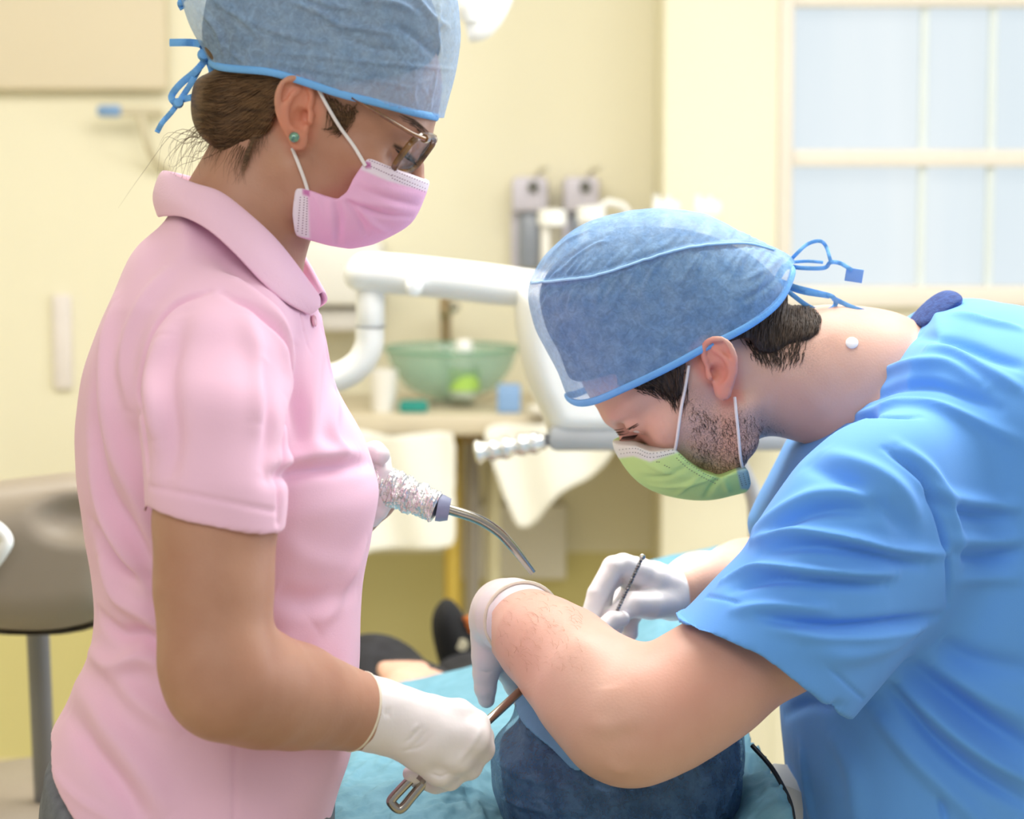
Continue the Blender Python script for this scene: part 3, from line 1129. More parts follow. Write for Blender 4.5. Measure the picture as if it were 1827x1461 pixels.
def cap_surface(field, below, lo, hi, h):
    """thin cap cloth: the solid's skin, kept above its hem"""
    V, Q = surface(field, lo, hi, h)
    keep = ~below(V)
    return subset(V, Q, keep[Q].all(1))


def ribbon(pts, width, thick, side):
    """a flat tie: (verts, faces)"""
    pts = np.asarray(pts, float)
    return MB().tube(pts, np.full(len(pts), thick / 2), n=10, flat=width / thick, side=side)


def hand_mesh(chains, k, lo_pad=0.02, h=0.0016, extra=None):
    fs = [pchain(c, k * 0.4) for c in chains]

    def f(p):
        d = np.full(len(p), 0.5)
        for g in fs:
            d = U(d, p, g, k)
        if extra: d = extra(d, p)
        return d
    lo = np.min([g.c - g.r for g in fs], 0) - lo_pad
    hi = np.max([g.c + g.r for g in fs], 0) + lo_pad
    V, Q = surface(f, lo, hi, h)
    return largest(V, Q)


def cuff_ring(center, axis, r, tube_r, squash=1.0, n=40, R=None):
    mb = MB()
    A = axis_rot(axis)
    a = np.linspace(0, 2 * math.pi, n, endpoint=False)
    ring = np.stack([r * np.cos(a), r * squash * np.sin(a), 0 * a], 1) @ A.T + center
    V, F = [], []
    m = 8
    for i in range(n):
        o = ring[i] - center
        o /= np.linalg.norm(o)
        ax = A[:, 2]
        for j in range(m):
            t = 2 * math.pi * j / m
            V.append(ring[i] + tube_r * (math.cos(t) * o + math.sin(t) * ax))
    for i in range(n):
        for j in range(m):
            F.append([i * m + j, i * m + (j + 1) % m, ((i + 1) % n) * m + (j + 1) % m, ((i + 1) % n) * m + j])
    return mb.add(V, F)


def flow_hair(tree, guides, n, r, lift, jitter, rs, steps=10, Yback=-0.15, spread=0.0):
    """hairs interpolated between neighbouring guide lines drawn over the head"""
    g = [smooth_curve(np.array(x, float), 5) for x in guides]
    L = 24
    g = [np.stack([np.interp(np.linspace(0, 1, L), np.linspace(0, 1, len(c)), c[:, k]) for k in (0, 1)], 1) for c in g]
    lines = []
    for _ in range(n):
        i = rs.integers(0, len(g) - 1) if len(g) > 1 else 0
        t = rs.random()
        c = g[i] * (1 - t) + g[min(i + 1, len(g) - 1)] * t
        a, b = sorted(rs.choice(L, 2, replace=False))
        if b - a < 6: b = min(L - 1, a + 8)
        c = c[a:b + 1] + rs.normal(0, jitter, 2) + np.cumsum(rs.normal(0, spread, (b + 1 - a, 2)), 0)
        pts = on_surface(tree, c, lift * rs.uniform(0.3, 1.5))
        if len(pts) >= 4:
            ok = np.linalg.norm(np.diff(pts, axis=0), axis=1).max() < 0.02
            if ok: lines.append(pts)
    return strands(lines, r)


# ================================================================== THE WOMAN IN THE PINK SHIRT
YW = -0.15
wskin = skin('tan_skin', (178, 128, 104), (194, 147, 123), masks=(('ear_red', (222, 140, 112), 0), ('lash', (60, 44, 36), 0)))
pink = M('pink_pique', (246, 200, 225), rough=0.85, var=0.015, vscale=5, sheen=0.15, bump=0.25, bscale=900, bdist=0.0008)
pink_rib = M('pink_rib_knit', (247, 204, 227), rough=0.85, var=0.015, vscale=5, sheen=0.15, bump=0.4, bscale=500, bdist=0.001)
wh = Head((552, 210), -0.228, YW, 31, sc=1.0, ear_tilt=22, ear_sc=1.0, jaw=0.94, lid=-6.5, brow=0.9, chin=12).frame(1)

shirt_out = Outline([(292, 400), (335, 350), (420, 385), (500, 455), (560, 535), (574, 600), (598, 690), (640, 770), (669, 840), (678, 885), (664, 960), (647, 1050), (641, 1150), (637, 1230), (628, 1330), (600, 1420), (578, 1500), (570, 1600),
                     (560, 1700), (90, 1700), (88, 1560), (80, 1420), (76, 1350), (90, 1305), (126, 1240), (163, 1170), (177, 1100), (174, 1020), (158, 940), (144, 840), (142, 740), (158, 640), (203, 530), (245, 445)], YW, n=4)
zW = lambda r: P(400, r, YW)[2]
_wz = np.array([zW(r) for r in (1700, 1400, 1250, 1080, 900, 700, 540, 400, 340)])
_ww = np.array([0.170, 0.168, 0.155, 0.134, 0.143, 0.156, 0.150, 0.112, 0.085])
wW = lambda p: np.interp(p[:, 2], _wz, _ww)
torso_w = pillow(shirt_out, YW, wW, 0.115, 2.25)
torso_w_in = pillow(shirt_out, YW, lambda p: wW(p) - 0.016, 0.115, 2.25, off=0.014)
sleeve_w = pchain([(394, 596, -.258, .056), (387, 664, -.294, .0575), (380, 760, -.335, .0575), (384, 880, -.352, .0555), (386, 1010, -.362, .0560)], 0.02)
sleeve_w_in = pchain([(384, 850, -.348, .0515), (386, 1020, -.362, .0525)])
sleeve_far = pchain([(395, 575, -.03, .060), (440, 700, .01, .056), (500, 800, .02, .054), (560, 880, .03, .056)], 0.02)
arm_w = pchain([(396, 600, -.262, .040), (388, 760, -.328, .0425), (384, 930, -.355, .0470), (381, 1050, -.368, .0445), (386, 1170, -.380, .0425), (402, 1218, -.382, .0435), (470, 1232, -.345, .0440), (530, 1243, -.305, .0405), (590, 1258, -.268, .0330), (640, 1270, -.245, .0275), (700, 1285, -.235, .022)], 0.025)
arm_w_far = pchain([(395, 590, -.03, .048), (450, 720, .01, .045), (540, 860, .05, .042), (600, 905, .07, .038), (660, 880, .08, .030)], 0.02)
neck_w = pchain([(474, 270, YW, .048), (443, 370, YW, .0495), (420, 440, YW, .056), (400, 540, YW, .068)], 0.03)
legs_w = [chain([(*P(330, 1600, -.215), .070), (*P(330, 1900, -.235), .060), (P(330, 1900, -.235)[0] - .01, -.235, 0.10, .042), (P(330, 1900, -.235)[0] - .01, -.235, 0.06, .040)], .02),
          chain([(*P(330, 1600, -.085), .070), (*P(330, 1900, -.065), .060), (P(330, 1900, -.065)[0] - .01, -.065, 0.10, .042), (P(330, 1900, -.065)[0] - .01, -.065, 0.06, .040)], .02)]
cap_cut_w = Outline([(262, 880), (268, 897), (330, 908), (400, 922), (497, 943), (560, 955), (600, 1250), (250, 1250)], -.35, n=1, round_=False)


def body_w_field(p):
    d = np.full(len(p), 0.5)
    d = U(d, p, wh, 0)
    d = U(d, p, neck_w, .03)
    d = U(d, p, torso_w_in, .02)
    d = U(d, p, arm_w, .02)
    d = U(d, p, arm_w_far, .02)
    for l in legs_w: d = U(d, p, l, .01)
    return d


V, Q = surface(body_w_field, (-0.50, -0.46, 0.0), (0.12, 0.16, 1.80), 0.0021, lip=1.7)
V, Q = largest(V, Q)
V = relax(V, Q, 1, 0.4)
# elbow crease and forearm hollow
N_ = normals(V, Q)
tw = bvh(V, Q)
earm = px_mask(V, [(500, 150), (560, 138), (575, 200), (545, 270), (520, 272), (488, 220)], 26) * (V[:, 1] < -0.2)
lash = px_mask(V, [(700, 262), (718, 272), (738, 290), (744, 287), (724, 266), (704, 256)], 5) * (V[:, 1] < -0.15)
tree_w_body = tw
woman = mesh_obj('person', V, Q, wskin, None, origin=(P(330, 1500, YW)[0], YW, 0.0), attrs={'ear_red': earm * 0.7, 'lash': lash})
props(woman, 'standing person in a pink polo shirt, glasses and pink face mask', 'person')


# ---- polo shirt
def shirt_w_field(p):
    d = np.full(len(p), 0.5)
    d = U(d, p, torso_w, 0)
    s_ = np.full(len(p), 0.5)
    s_ = U(s_, p, sleeve_w, 0)
    m = s_ < 0.2
    if m.any():
        q = p[m]
        cut = -cap_cut_w(q)          # > 0 inside the cut-away part
        e = smax(s_[m], np.where(q[:, 1] < -0.26, cut, -1), 0.002)
        inner = smax(sleeve_w_in(q), -(cut + 0.03), 0.002)
        e = smax(e, -inner, 0.002)
        d[m] = smin(d[m], e, 0.022)
    t = np.full(len(p), 0.5)
    t = U(t, p, sleeve_far, 0)
    m = t < 0.2
    if m.any():
        a = P(560, 880, .03) - P(500, 800, .02)
        a /= np.linalg.norm(a)
        cut = (p[m] - P(545, 862, .028)) @ a
        d[m] = smin(d[m], smax(t[m], cut, 0.002), 0.02)
    return d


hem_w = np.array([(20, 1330), (72, 1352), (90, 1390), (130, 1438), (165, 1470), (300, 1520), (640, 1540)], float)


def below_hem_w(p):
    q = proj(np.stack([p[:, 0], np.full(len(p), -.27), p[:, 2]], 1))
    return q[:, 1] - np.interp(q[:, 0], hem_w[:, 0], hem_w[:, 1])


def shirt_w2(p):
    d = shirt_w_field(p)
    m = p[:, 2] < 1.0
    if m.any():
        d[m] = smax(d[m], below_hem_w(p[m]) * S(YW) * 0.85, 0.002)
    return d


V, Q = surface(shirt_w2, (-0.50, -0.46, 0.76), (-0.02, 0.14, 1.46), 0.0024, lip=1.7)
V, Q = largest(V, Q)
V = relax(V, Q, 2, 0.5)
N_ = normals(V, Q)
tr = bvh(V, Q)
V0 = V.copy()
for px_, w_, d_, sh in [
    ([(372, 520), (310, 548), (268, 610), (250, 690), (256, 770), (264, 840)], 3.6, -4.5, 1),
    ([(312, 470), (262, 545), (232, 640), (238, 740)], 12, 5, 1),
    ([(400, 522), (462, 560), (508, 625), (514, 720), (504, 820), (496, 930)], 4.5, -5, 1),
    ([(205, 540), (190, 650), (205, 790), (250, 900), (285, 1000)], 11, 5, 1),
    ([(180, 640), (165, 760), (190, 880), (240, 960), (288, 1050)], 10, -5, 1),
    ([(160, 790), (185, 900), (230, 990), (285, 1080)], 9, 5, 1),
    ([(165, 930), (205, 1000), (262, 1040), (292, 1100)], 8, -5, 1),
    ([(180, 985), (215, 1060), (262, 1095), (300, 1130)], 9, 5, 1),
    ([(178, 1090), (215, 1130), (260, 1130), (292, 1160)], 7, -4.5, 1),
    ([(165, 1165), (205, 1190), (255, 1175), (300, 1195)], 9, 5, 1),
    ([(140, 1220), (190, 1290), (250, 1370), (300, 1461)], 13, 5, 1),
    ([(120, 1270), (165, 1340), (215, 1400), (262, 1470)], 10, -5, 1),
    ([(200, 1200), (260, 1260), (330, 1310)], 10, 4, 1),
    ([(78, 1342), (105, 1390), (150, 1432), (235, 1480)], 5, 2.4, 1),
    ([(420, 1300), (419, 1380), (418, 1470)], 2.5, -2.2, 1),
    ([(480, 852), (540, 840), (600, 832), (662, 826)], 7, -5, 1),
    ([(490, 830), (560, 815), (640, 812)], 10, 4.5, 1),
    ([(575, 600), (556, 690), (548, 770), (560, 830)], 12, 4, 1),
    ([(535, 600), (528, 700), (540, 800)], 10, -4, 1),
    ([(600, 700), (590, 770), (615, 820)], 9, 3, 1),
    ([(430, 500), (480, 560), (512, 640), (508, 720)], 12, 4.5, 1),
    ([(400, 470), (450, 500), (500, 560)], 12, -3, 1),
    ([(292, 600), (272, 690), (282, 790)], 10, 4, 1),
    ([(330, 560), (302, 680), (310, 790), (300, 860)], 10, -3.5, 1),
    ([(470, 640), (482, 740), (470, 850)], 9, -3, 1),
    ([(440, 560), (465, 660), (462, 760)], 10, 3, 1),
    ([(500, 960), (560, 1000), (640, 1010)], 12, 2.5, 1),
    ([(490, 1060), (560, 1075), (640, 1050)], 12, -3, 1),
    ([(560, 1120), (610, 1060), (655, 960)], 12, 3, 1),
    ([(266, 868), (330, 880), (400, 894), (498, 914)], 2.2, -1.6, 1),
    ([(570, 545), (574, 600), (596, 690)], 3.0, 2.2, 1),
    ([(540, 560), (548, 600), (560, 660), (570, 700)], 1.8, -1.6, 1),
]:
    V = stroke(V, N_, tr, px_, w_, d_, sh, taper=abs(d_) > 2.3, gain=2.1 if abs(d_) > 2.6 else 1.0)
V += N_ * (wobble(V, 26) * 0.0012 + wobble(V + 3, 60) * 0.0005)[:, None]
shirt = mesh_obj('polo_shirt', V, Q, pink, woman)
tree_w_shirt = bvh(V, Q)

# ---- collar
fold = [(288, 312, -.150), (300, 318, -.178), (342, 334, -.210), (391, 350, -.228), (444, 390, -.233), (490, 432, -.225), (527, 476, -.205), (569, 533, -.178)]
lower = [(283, 388, -.150), (296, 386, -.190), (328, 388, -.228), (372, 411, -.252), (418, 452, -.262), (468, 505, -.258), (510, 540, -.240), (553, 563, -.200)]
fo, lw = np.array([P(*v) for v in fold]), np.array([P(*v) for v in lower])
fo, lw = smooth_curve(fo, 5), smooth_curve(lw, 5)
axis_c = lambda z: np.array([np.interp(z, [P(0, 540, YW)[2], P(0, 300, YW)[2]], [P(425, 0, YW)[0], P(445, 0, YW)[0]]), YW])
rows = []
for i in range(len(fo)):
    o_, l_ = fo[i], lw[i]
    ax_ = axis_c(o_[2])
    inn = o_.copy()
    v = ax_ - o_[:2]
    v = v / (np.linalg.norm(v) + 1e-9)
    inn[:2] += v * 0.007
    inn[2] -= 0.004
    inb = inn.copy()
    inb[:2] += v * 0.006
    inb[2] -= 0.035
    mid = (o_ + l_) / 2
    w = mid[:2] - ax_
    mid[:2] += w / (np.linalg.norm(w) + 1e-9) * 0.006
    rows.append(smooth_curve([inb, inn, o_ + (0, 0, .002), mid, l_], 4))
rows = np.array(rows)
far = rows[::-1].copy()
far[..., 1] = 2 * YW - far[..., 1]
grid = np.concatenate([far[:-1], rows])
m_, k_ = grid.shape[:2]
Fq = [[i * k_ + j, i * k_ + j + 1, (i + 1) * k_ + j + 1, (i + 1) * k_ + j] for i in range(m_ - 1) for j in range(k_ - 1)]
collar = mesh_obj('collar', grid.reshape(-1, 3), Fq, pink_rib, shirt)
md = collar.modifiers.new('thickness', 'SOLIDIFY')
md.thickness = 0.0032
md.offset = 0
md = collar.modifiers.new('smooth', 'SUBSURF')
md.levels = md.render_levels = 1
for (bx2, by2) in ((557, 573),):
    pt = on_surface(tree_w_shirt, [(bx2, by2)], 0.001)
    if len(pt):
        h_ = tree_w_shirt.find_nearest(Vector(pt[0].tolist()))
        nr = np.array(h_[1])
        MB().lathe([(0.001, 0.0), (0.0052, 0.0), (0.0056, 0.0012), (0.0046, 0.0022), (0.0034, 0.0014), (0.001, 0.0013)], pt[0], 20, R=axis_rot(nr)).build('button', M('pink_button', (236, 178, 196), rough=0.3), shirt)

# ---- jeans and shoes
jeans_out = Outline([(118, 1330), (88, 1385), (80, 1440), (80, 1520), (80, 1700), (140, 1860), (520, 1860), (575, 1700), (590, 1560), (596, 1440), (590, 1340), (350, 1290)], YW, n=4)
jt = pillow(jeans_out, YW, lambda p: np.full(len(p), .166), .11, 2.2)
jl = [chain([(*P(300, 1640, y), .095), (*P(325, 1900, y), .074), (P(330, 1900, y)[0] - .01, y, 0.42, .060), (P(330, 1900, y)[0] - .01, y, 0.11, .050), (P(330, 1900, y)[0] - .01, y, 0.075, .050)], .02) for y in (-.235, -.065)]


def jeans_f(p):
    d = np.full(len(p), 0.5)
    d = U(d, p, jt, 0)
    for l in jl: d = U(d, p, l, .03)
    return smax(smax(d, 0.085 - p[:, 2], .002), below_hem_w(p) * -S(YW) - 0.10, 0.002)


V, Q = surface(jeans_f, (-0.52, -0.42, 0.06), (0.0, 0.12, 1.0), 0.005)
V, Q = largest(V, Q)
mesh_obj('jeans', V, Q, M('grey_denim', (96, 100, 112), rough=0.85, rgb2=(122, 126, 136), vscale=60, bump=0.3, bscale=400), woman)
for y in (-.235, -.065):
    x = P(330, 1900, y)[0]
    fsh = [chain([(x - .045, y, .045, .040), (x + .02, y, .05, .042), (x + .12, y, .036, .036), (x + .17, y, .034, .032)], .02)]
    V, Q = surface(lambda p: smax(fsh[0](p), 0.0015 - p[:, 2], .002), (x - .12, y - .07, -.02), (x + .23, y + .07, .12), .004)
    mesh_obj('shoe', V, Q, white_pl, woman)

# ---- hair, gathered up under the cap
hair_m = M('brown_hair', (70, 50, 32), rgb2=(120, 90, 60), rough=0.5, vscale=60, stretch=(1, 1, 6), bump=0.4, bscale=200, spec=0.4)
hair_out = Outline([(385, 120), (335, 140), (322, 178), (330, 220), (362, 256), (405, 276), (440, 288), (455, 266), (470, 244), (486, 226), (494, 200), (502, 165), (530, 145), (600, 170), (640, 186), (655, 210), (648, 232), (628, 205), (604, 196), (588, 230), (578, 205), (590, 160),
                    (700, 140), (770, 110), (780, 40), (740, -50), (640, -100), (520, -110), (420, -80), (370, -20), (352, 60), (365, 100)], -.210, n=3, blur=1)
cap_w = Outline([(376, 112), (345, 60), (326, 10), (320, -40), (345, -95), (420, -150), (540, -180), (660, -160), (760, -100), (808, -20), (820, 50), (815, 110), (803, 165), (789, 216), (785, 290), (640, 330), (450, 290), (385, 180)], YW, n=5)
cap_w_band = np.array([(374, 108), (400, 122), (440, 128), (500, 134), (560, 152), (620, 172), (680, 186), (740, 202), (787, 211)], float)
capf_w = pillow(cap_w, YW, .083, .085, 2.3)
bun = ell(P(420, 40, YW), (.040, .055, .052))
nape = ell(P(405, 195, YW), (.033, .052, .052))


def ear_w(p):
    return np.maximum(wh(p), wh.bald(p) * -1 + 0.0005)


def hair_f(p):
    d = smin(smin(wh.skull(p) - 0.0055, bun(p), .03), capf_w(p) + .011, .01)
    d = smin(d, nape(p), .03)
    d = smin(d, wh.bald(p) - 0.0025, .004)
    return smax(smax(d, hair_out(p), .006), 0.0035 - ear_w(p), .004)


V, Q = surface(hair_f, (-0.36, -0.26, 1.44), (0.02, -0.04, 1.72), 0.0024)
V = relax(V, Q, 2, .5)
hair = mesh_obj('hair', V, Q, hair_m, woman)
th = bvh(V, Q)
rs = np.random.default_rng(11)
mb = flow_hair(th, [[(520, 140), (470, 165), (420, 200), (385, 215), (352, 205)], [(510, 165), (480, 195), (440, 225), (400, 250), (372, 245)], [(500, 190), (470, 228), (445, 262), (430, 275), (405, 268)]], 420, .0006, .001, 3, rs, spread=1.0)
mb2 = flow_hair(th, [[(500, 135), (450, 130), (400, 130), (365, 145)], [(520, 140), (470, 165), (420, 200), (385, 215), (352, 205)]], 200, .0006, .001, 3, rs, spread=1.0)
mb3 = flow_hair(tree_w_body, [[(575, 165), (585, 195), (590, 230), (570, 232)], [(600, 180), (612, 205), (615, 222), (600, 240)], [(640, 190), (632, 205), (620, 225), (600, 238)]], 130, .00045, .0015, 3, rs, spread=1.0)
loose = []
for _ in range(46):
    sx, sy = rs.uniform(355, 415), rs.uniform(215, 265)
    L = rs.uniform(50, 140)
    dx = rs.uniform(-1.0, -0.25)
    c = smooth_curve([(sx, sy), (sx + dx * L * .4, sy + L * rs.uniform(-.1, .25)), (sx + dx * L * .85, sy + L * rs.uniform(.1, .6)), (sx + dx * L * rs.uniform(.7, 1.2), sy + L * rs.uniform(.4, 1.0))], 5)
    y = YW - rs.uniform(.0, .05)
    loose.append(np.array([P(a, b, y + 0.0006 * i) for i, (a, b) in enumerate(c)]))
edge = smooth_curve([(352, 215), (372, 246), (405, 268), (438, 285), (448, 262), (465, 240), (485, 212)], 8)
for _ in range(150):
    q0 = edge[rs.integers(0, len(edge))]
    back = np.array((500.0, 130.0)) - q0
    back /= np.linalg.norm(back)
    L = rs.uniform(8, 34)
    c = smooth_curve([q0 + back * 22, q0 + back * 4 + rs.normal(0, 2, 2), q0 - back * L * .5 + (rs.normal(0, 3), L * .25), q0 - back * L + (rs.normal(0, 6), L * .6)], 4)
    p3 = on_surface(tree_w_body, c, .0035)
    if len(p3) > 5 and np.linalg.norm(np.diff(p3, axis=0), axis=1).max() < .015: loose.append(p3)
mb4 = strands(loose, .00024)
for b in (mb2, mb3, mb4): mb.add(b.V, b.F)
mb.build('loose_strands', hair_m, hair, sharp=None)
browg = flow_hair(tree_w_body, [[(715, 205), (735, 212), (755, 228), (768, 240)], [(718, 213), (738, 222), (752, 234), (764, 246)]], 36, .00022, .0005, 2.5, rs)
browg.build('eyebrow', hair_m, hair, sharp=None)

# ---- cap


def below_band(curve, Ym):
    c = smooth_curve(curve, 6)

    def f(p):
        q = proj(np.stack([p[:, 0], np.full(len(p), Ym), p[:, 2]], 1))
        return q[:, 1] - np.interp(q[:, 0], c[:, 0], c[:, 1])
    return f


bb = below_band(cap_w_band, YW)
V, Q = surface(capf_w, capf_w.c - np.array([.17, .12, .14]), capf_w.c + np.array([.17, .12, .14]), .0018)
V = relax(V, Q, 2, .5)
N_ = normals(V, Q)
tr = bvh(V, Q)
rs = np.random.default_rng(5)
for px_, w_, d_ in [
    ([(505, 0), (560, 18), (605, 45), (650, 52), (700, 62)], 2.2, 3), ([(540, -10), (590, 10), (640, 18)], 2.5, 2.5), ([(640, 0), (700, 5), (740, 22)], 3, 3),
    ([(450, 92), (540, 98), (640, 110), (740, 118), (808, 124)], 1.4, 1.6), ([(480, 108), (560, 124), (650, 140), (740, 158)], 1.5, 1.6), ([(400, 80), (420, 100), (440, 112)], 2, 1.6),
    ([(785, 10), (775, 50), (785, 95)], 3, 3), ([(740, -10), (770, 30), (800, 50)], 3, 2.5), ([(700, 40), (745, 70), (775, 100)], 3, -2), ([(360, 20), (390, 55), (400, 100)], 3, 2.2), ([(380, 0), (430, 30), (470, 70)], 3, 2),
    ([(600, 60), (660, 85), (730, 95)], 3, -2), ([(430, 30), (500, 60), (590, 80)], 3, 2)]:
    V = stroke(V, N_, tr, px_, w_, d_, gain=1.6)
for i in range(44):
    t = rs.random()
    x0_ = 385 + 400 * t
    y0_ = np.interp(x0_, cap_w_band[:, 0], cap_w_band[:, 1]) - 10
    V = stroke(V, N_, tr, [(x0_, y0_), (x0_ + rs.normal(6, 8), y0_ - rs.uniform(20, 40)), (x0_ + rs.normal(12, 14), y0_ - rs.uniform(45, 80))], rs.uniform(1.2, 2.2), rs.uniform(.6, 1.3))
V += N_ * (wobble(V, 40) * .0011 + wobble(V + 1, 95) * .0005)[:, None]
keep = bb(V) < 0
V, Q = subset(V, Q, keep[Q].all(1))
cap_m = nonwoven('pale_blue_nonwoven', (148, 186, 228), (174, 208, 244), 0.54)
cap = mesh_obj('surgical_cap', V, Q, cap_m, woman)
tie_m = M('blue_binding', (112, 178, 240), rough=0.6, var=0.05, vscale=60, bump=0.3, bscale=300)
near, ring = band_points(capf_w, cap_w_band, YW, .13)
mesh_obj('band', *ring_band(ring, .0066, .0022, P(590, 150, YW)), tie_m, cap)
for l, w_ in [([(378, 100), (366, 92), (360, 80), (340, 76), (303, 76)], 14), ([(372, 108), (378, 130), (372, 150), (350, 170), (325, 178), (310, 186)], 12),
              ([(366, 108), (348, 128), (322, 150), (306, 172), (314, 186)], 13), ([(358, 118), (340, 150), (322, 178), (316, 190)], 11), ([(322, 178), (306, 200), (290, 218), (280, 236)], 10), ([(326, 15), (322, 5), (332, -10)], 12)]:
    c = smooth_curve(l, 5)
    pts = np.array([P(a, b, YW - .012 + .003 * math.sin(i)) for i, (a, b) in enumerate(c)])
    r_ = ribbon(pts, w_ * S(YW), .0016, (0, 1, 0))
    r_.build('tie', tie_m, cap)
MB().lathe([(.001, -.005), (.005, -.004), (.0062, 0), (.005, .004), (.001, .005)], P(364, 98, YW - .014), 14, R=axis_rot((0.2, -1, 0.3))).build('tie_knot', tie_m, cap)
MB().lathe([(.001, -.004), (.004, -.003), (.005, 0), (.004, .003), (.001, .004)], P(318, 184, YW - .014), 14, R=axis_rot((0.2, -1, 0.3))).build('tie_knot', tie_m, cap)


# ---- mask
mask_out_w = Outline([(659, 280), (710, 302), (790, 334), (770, 380), (738, 430), (714, 448), (662, 440), (622, 446), (585, 438), (530, 420), (526, 380), (532, 333), (556, 338), (588, 350), (606, 355), (622, 343), (634, 318)], -.185, n=2, round_=False, blur=1, h=.002)
mask_big_w = Outline([(640, 150), (720, 200), (764, 262), (768, 318), (760, 347), (741, 390), (716, 412), (662, 438), (622, 449), (575, 458), (500, 470), (440, 400), (440, 300), (520, 200)], YW, n=3)
mbw = pillow(mask_big_w, YW, .0665, .062, 2.1)


def mask_w_f(p):
    return smax(mbw(p), mask_out_w(p), .0012)


V, Q = surface(mask_w_f, (P(500, 0, YW)[0], YW - .09, P(0, 470, YW)[2]), (P(790, 0, YW)[0], YW + .09, P(0, 250, YW)[2]), .0016)
V = relax(V, Q, 1, .5)
N_ = normals(V, Q)
tr = bvh(V, Q)
for px_, w_, d_ in [([(615, 358), (650, 372), (690, 385), (735, 388)], 3.2, -3.2), ([(610, 352), (660, 362), (720, 372)], 4, 2.5), ([(598, 356), (606, 385), (606, 410), (604, 438)], 3, -3.2), ([(588, 352), (590, 390), (592, 430)], 4, 2.2),
                    ([(620, 356), (640, 385), (655, 420)], 3, -2.5), ([(632, 360), (660, 395), (690, 415)], 3.5, 2.2), ([(560, 345), (575, 380), (580, 428)], 4, 1.5), ([(640, 320), (700, 340), (755, 350)], 5, 1.5), ([(640, 335), (700, 357), (748, 368)], 3, -1.8)]:
    V = stroke(V, N_, tr, px_, w_, d_)
wb = np.clip(px_mask(V, [(655, 268), (770, 312), (764, 342), (690, 322), (644, 302)], 4) + px_mask(V, [(520, 325), (548, 335), (553, 425), (520, 420)], 4), 0, 1)
wtab = px_mask(V, [(652, 288), (662, 290), (662, 300), (652, 300)], 3) + px_mask(V, [(540, 337), (553, 340), (552, 350), (540, 348)], 3)
mw_m = M('pink_mask_with_white_edges', (240, 184, 222), rough=0.8, var=0.02, vscale=30, bump=0.2, bscale=500, bdist=.001, masks=(('edge', (240, 226, 240), 0), ('tab', (202, 120, 178), 0)))
mask = mesh_obj('face_mask', V, Q, mw_m, woman, attrs={'edge': wb, 'tab': wtab})
tm = bvh(V, Q)
dots = MB()
for a_, b_ in [((700, 312), (758, 336)), ((700, 318), (757, 342)), ((704, 305), (762, 328)), ((655, 284), (700, 302)), ((654, 293), (698, 313)), ((536, 352), (531, 412)), ((543, 352), (539, 416)), ((548, 354), (546, 418))]:
    n = int(math.hypot(b_[0] - a_[0], b_[1] - a_[1]) / 4.2)
    for t in np.linspace(0, 1, n):
        pt = on_surface(tm, [(a_[0] + (b_[0] - a_[0]) * t, a_[1] + (b_[1] - a_[1]) * t)], .0002)
        if len(pt): dots.box(pt[0], (.0011, .0005, .0006))
dots.build('stitching', M('mauve_stitch', (150, 110, 140), rough=0.8), mask, sharp=None)
for l in ([(652, 294), (632, 262), (604, 222), (584, 188), (570, 160)], [(549, 344), (540, 318), (530, 292), (522, 268)]):
    c = smooth_curve(l, 6)
    pts = []
    yn = -.243
    for i, (a, b) in enumerate(c):
        p3 = on_surface(tree_w_body, [(a, b)], .0045)
        pts.append(p3[0] if len(p3) else P(a, b, yn))
    pts = np.array(pts)
    for _ in range(6): pts[1:-1] = (pts[:-2] + 2 * pts[1:-1] + pts[2:]) / 4
    for q_, n_ in ((pts, 0),):
        o_ = MB().tube(q_, .0016, n=8).build('ear_loop', elastic, mask)

# ---- glasses
tort = M('tortoiseshell', (54, 36, 24), rgb2=(150, 108, 64), rough=0.15, vscale=70, coat=0.5)
gl = MB()
tmp = [(627, 174), (660, 193), (700, 217), (735, 238), (758, 248)]
pts = np.array([P(a, b, -.232 + .012 * i / 4) for i, (a, b) in enumerate(tmp)])
gl.tube(smooth_curve(pts, 5), np.linspace(.0032, .0042, 21), n=10, flat=.5, side=(0, 1, 0))
gfar = np.array(gl.V)
gfar[:, 1] = 2 * YW - gfar[:, 1]
glasses = MB()
# two rims in the plane across the face, seen nearly edge-on
e0, e1 = P(781, 244, YW), P(734, 308, YW)
upv = (e0 - e1)
hh = np.linalg.norm(upv)
upv /= hh
lensm = M('spectacle_lens', (214, 224, 226), rough=0.03, var=0.0, alpha=0.13, spec=0.8)
base_g = (e0 + e1) / 2
hinge = MB()
frame_parts = []
rim_all = MB()
for sgn in (-1, 1):
    cy = YW + sgn * .0335
    a = np.linspace(0, 2 * math.pi, 40, endpoint=False)
    sx = .028 * np.sign(np.cos(a)) * np.abs(np.cos(a)) ** .6
    sy = hh * .5 * np.sign(np.sin(a)) * np.abs(np.sin(a)) ** .6
    pts = np.array([base_g + upv * v + np.array((0, u_ + sgn * .0335, 0)) + np.array((-.30, 0, .03)) * max(0.0, (u_ + sgn * .0335) * sgn - .006) for u_, v in zip(sx, sy)])
    rim_all.tube(np.concatenate([pts, pts[:2]]), .0031, n=8, caps=False)
    frame_parts.append(pts)
rim_all.tube(smooth_curve([base_g + upv * .006 + (0, -.006, 0), base_g + upv * .009, base_g + upv * .006 + (0, .006, 0)], 4), .0022, n=8)
rim_all.add(gl.V, gl.F)
rim_all.add(gfar, gl.F)
rim_all.tube([P(757, 247, -.220), P(762, 247, -.212)], .0040, n=8)
glasses_o = rim_all.build('glasses', tort, woman)
for pts in frame_parts:
    MB().add(np.concatenate([pts, [pts.mean(0)]]), [[i, (i + 1) % 40, 40] for i in range(40)]).build('lens', lensm, glasses_o)

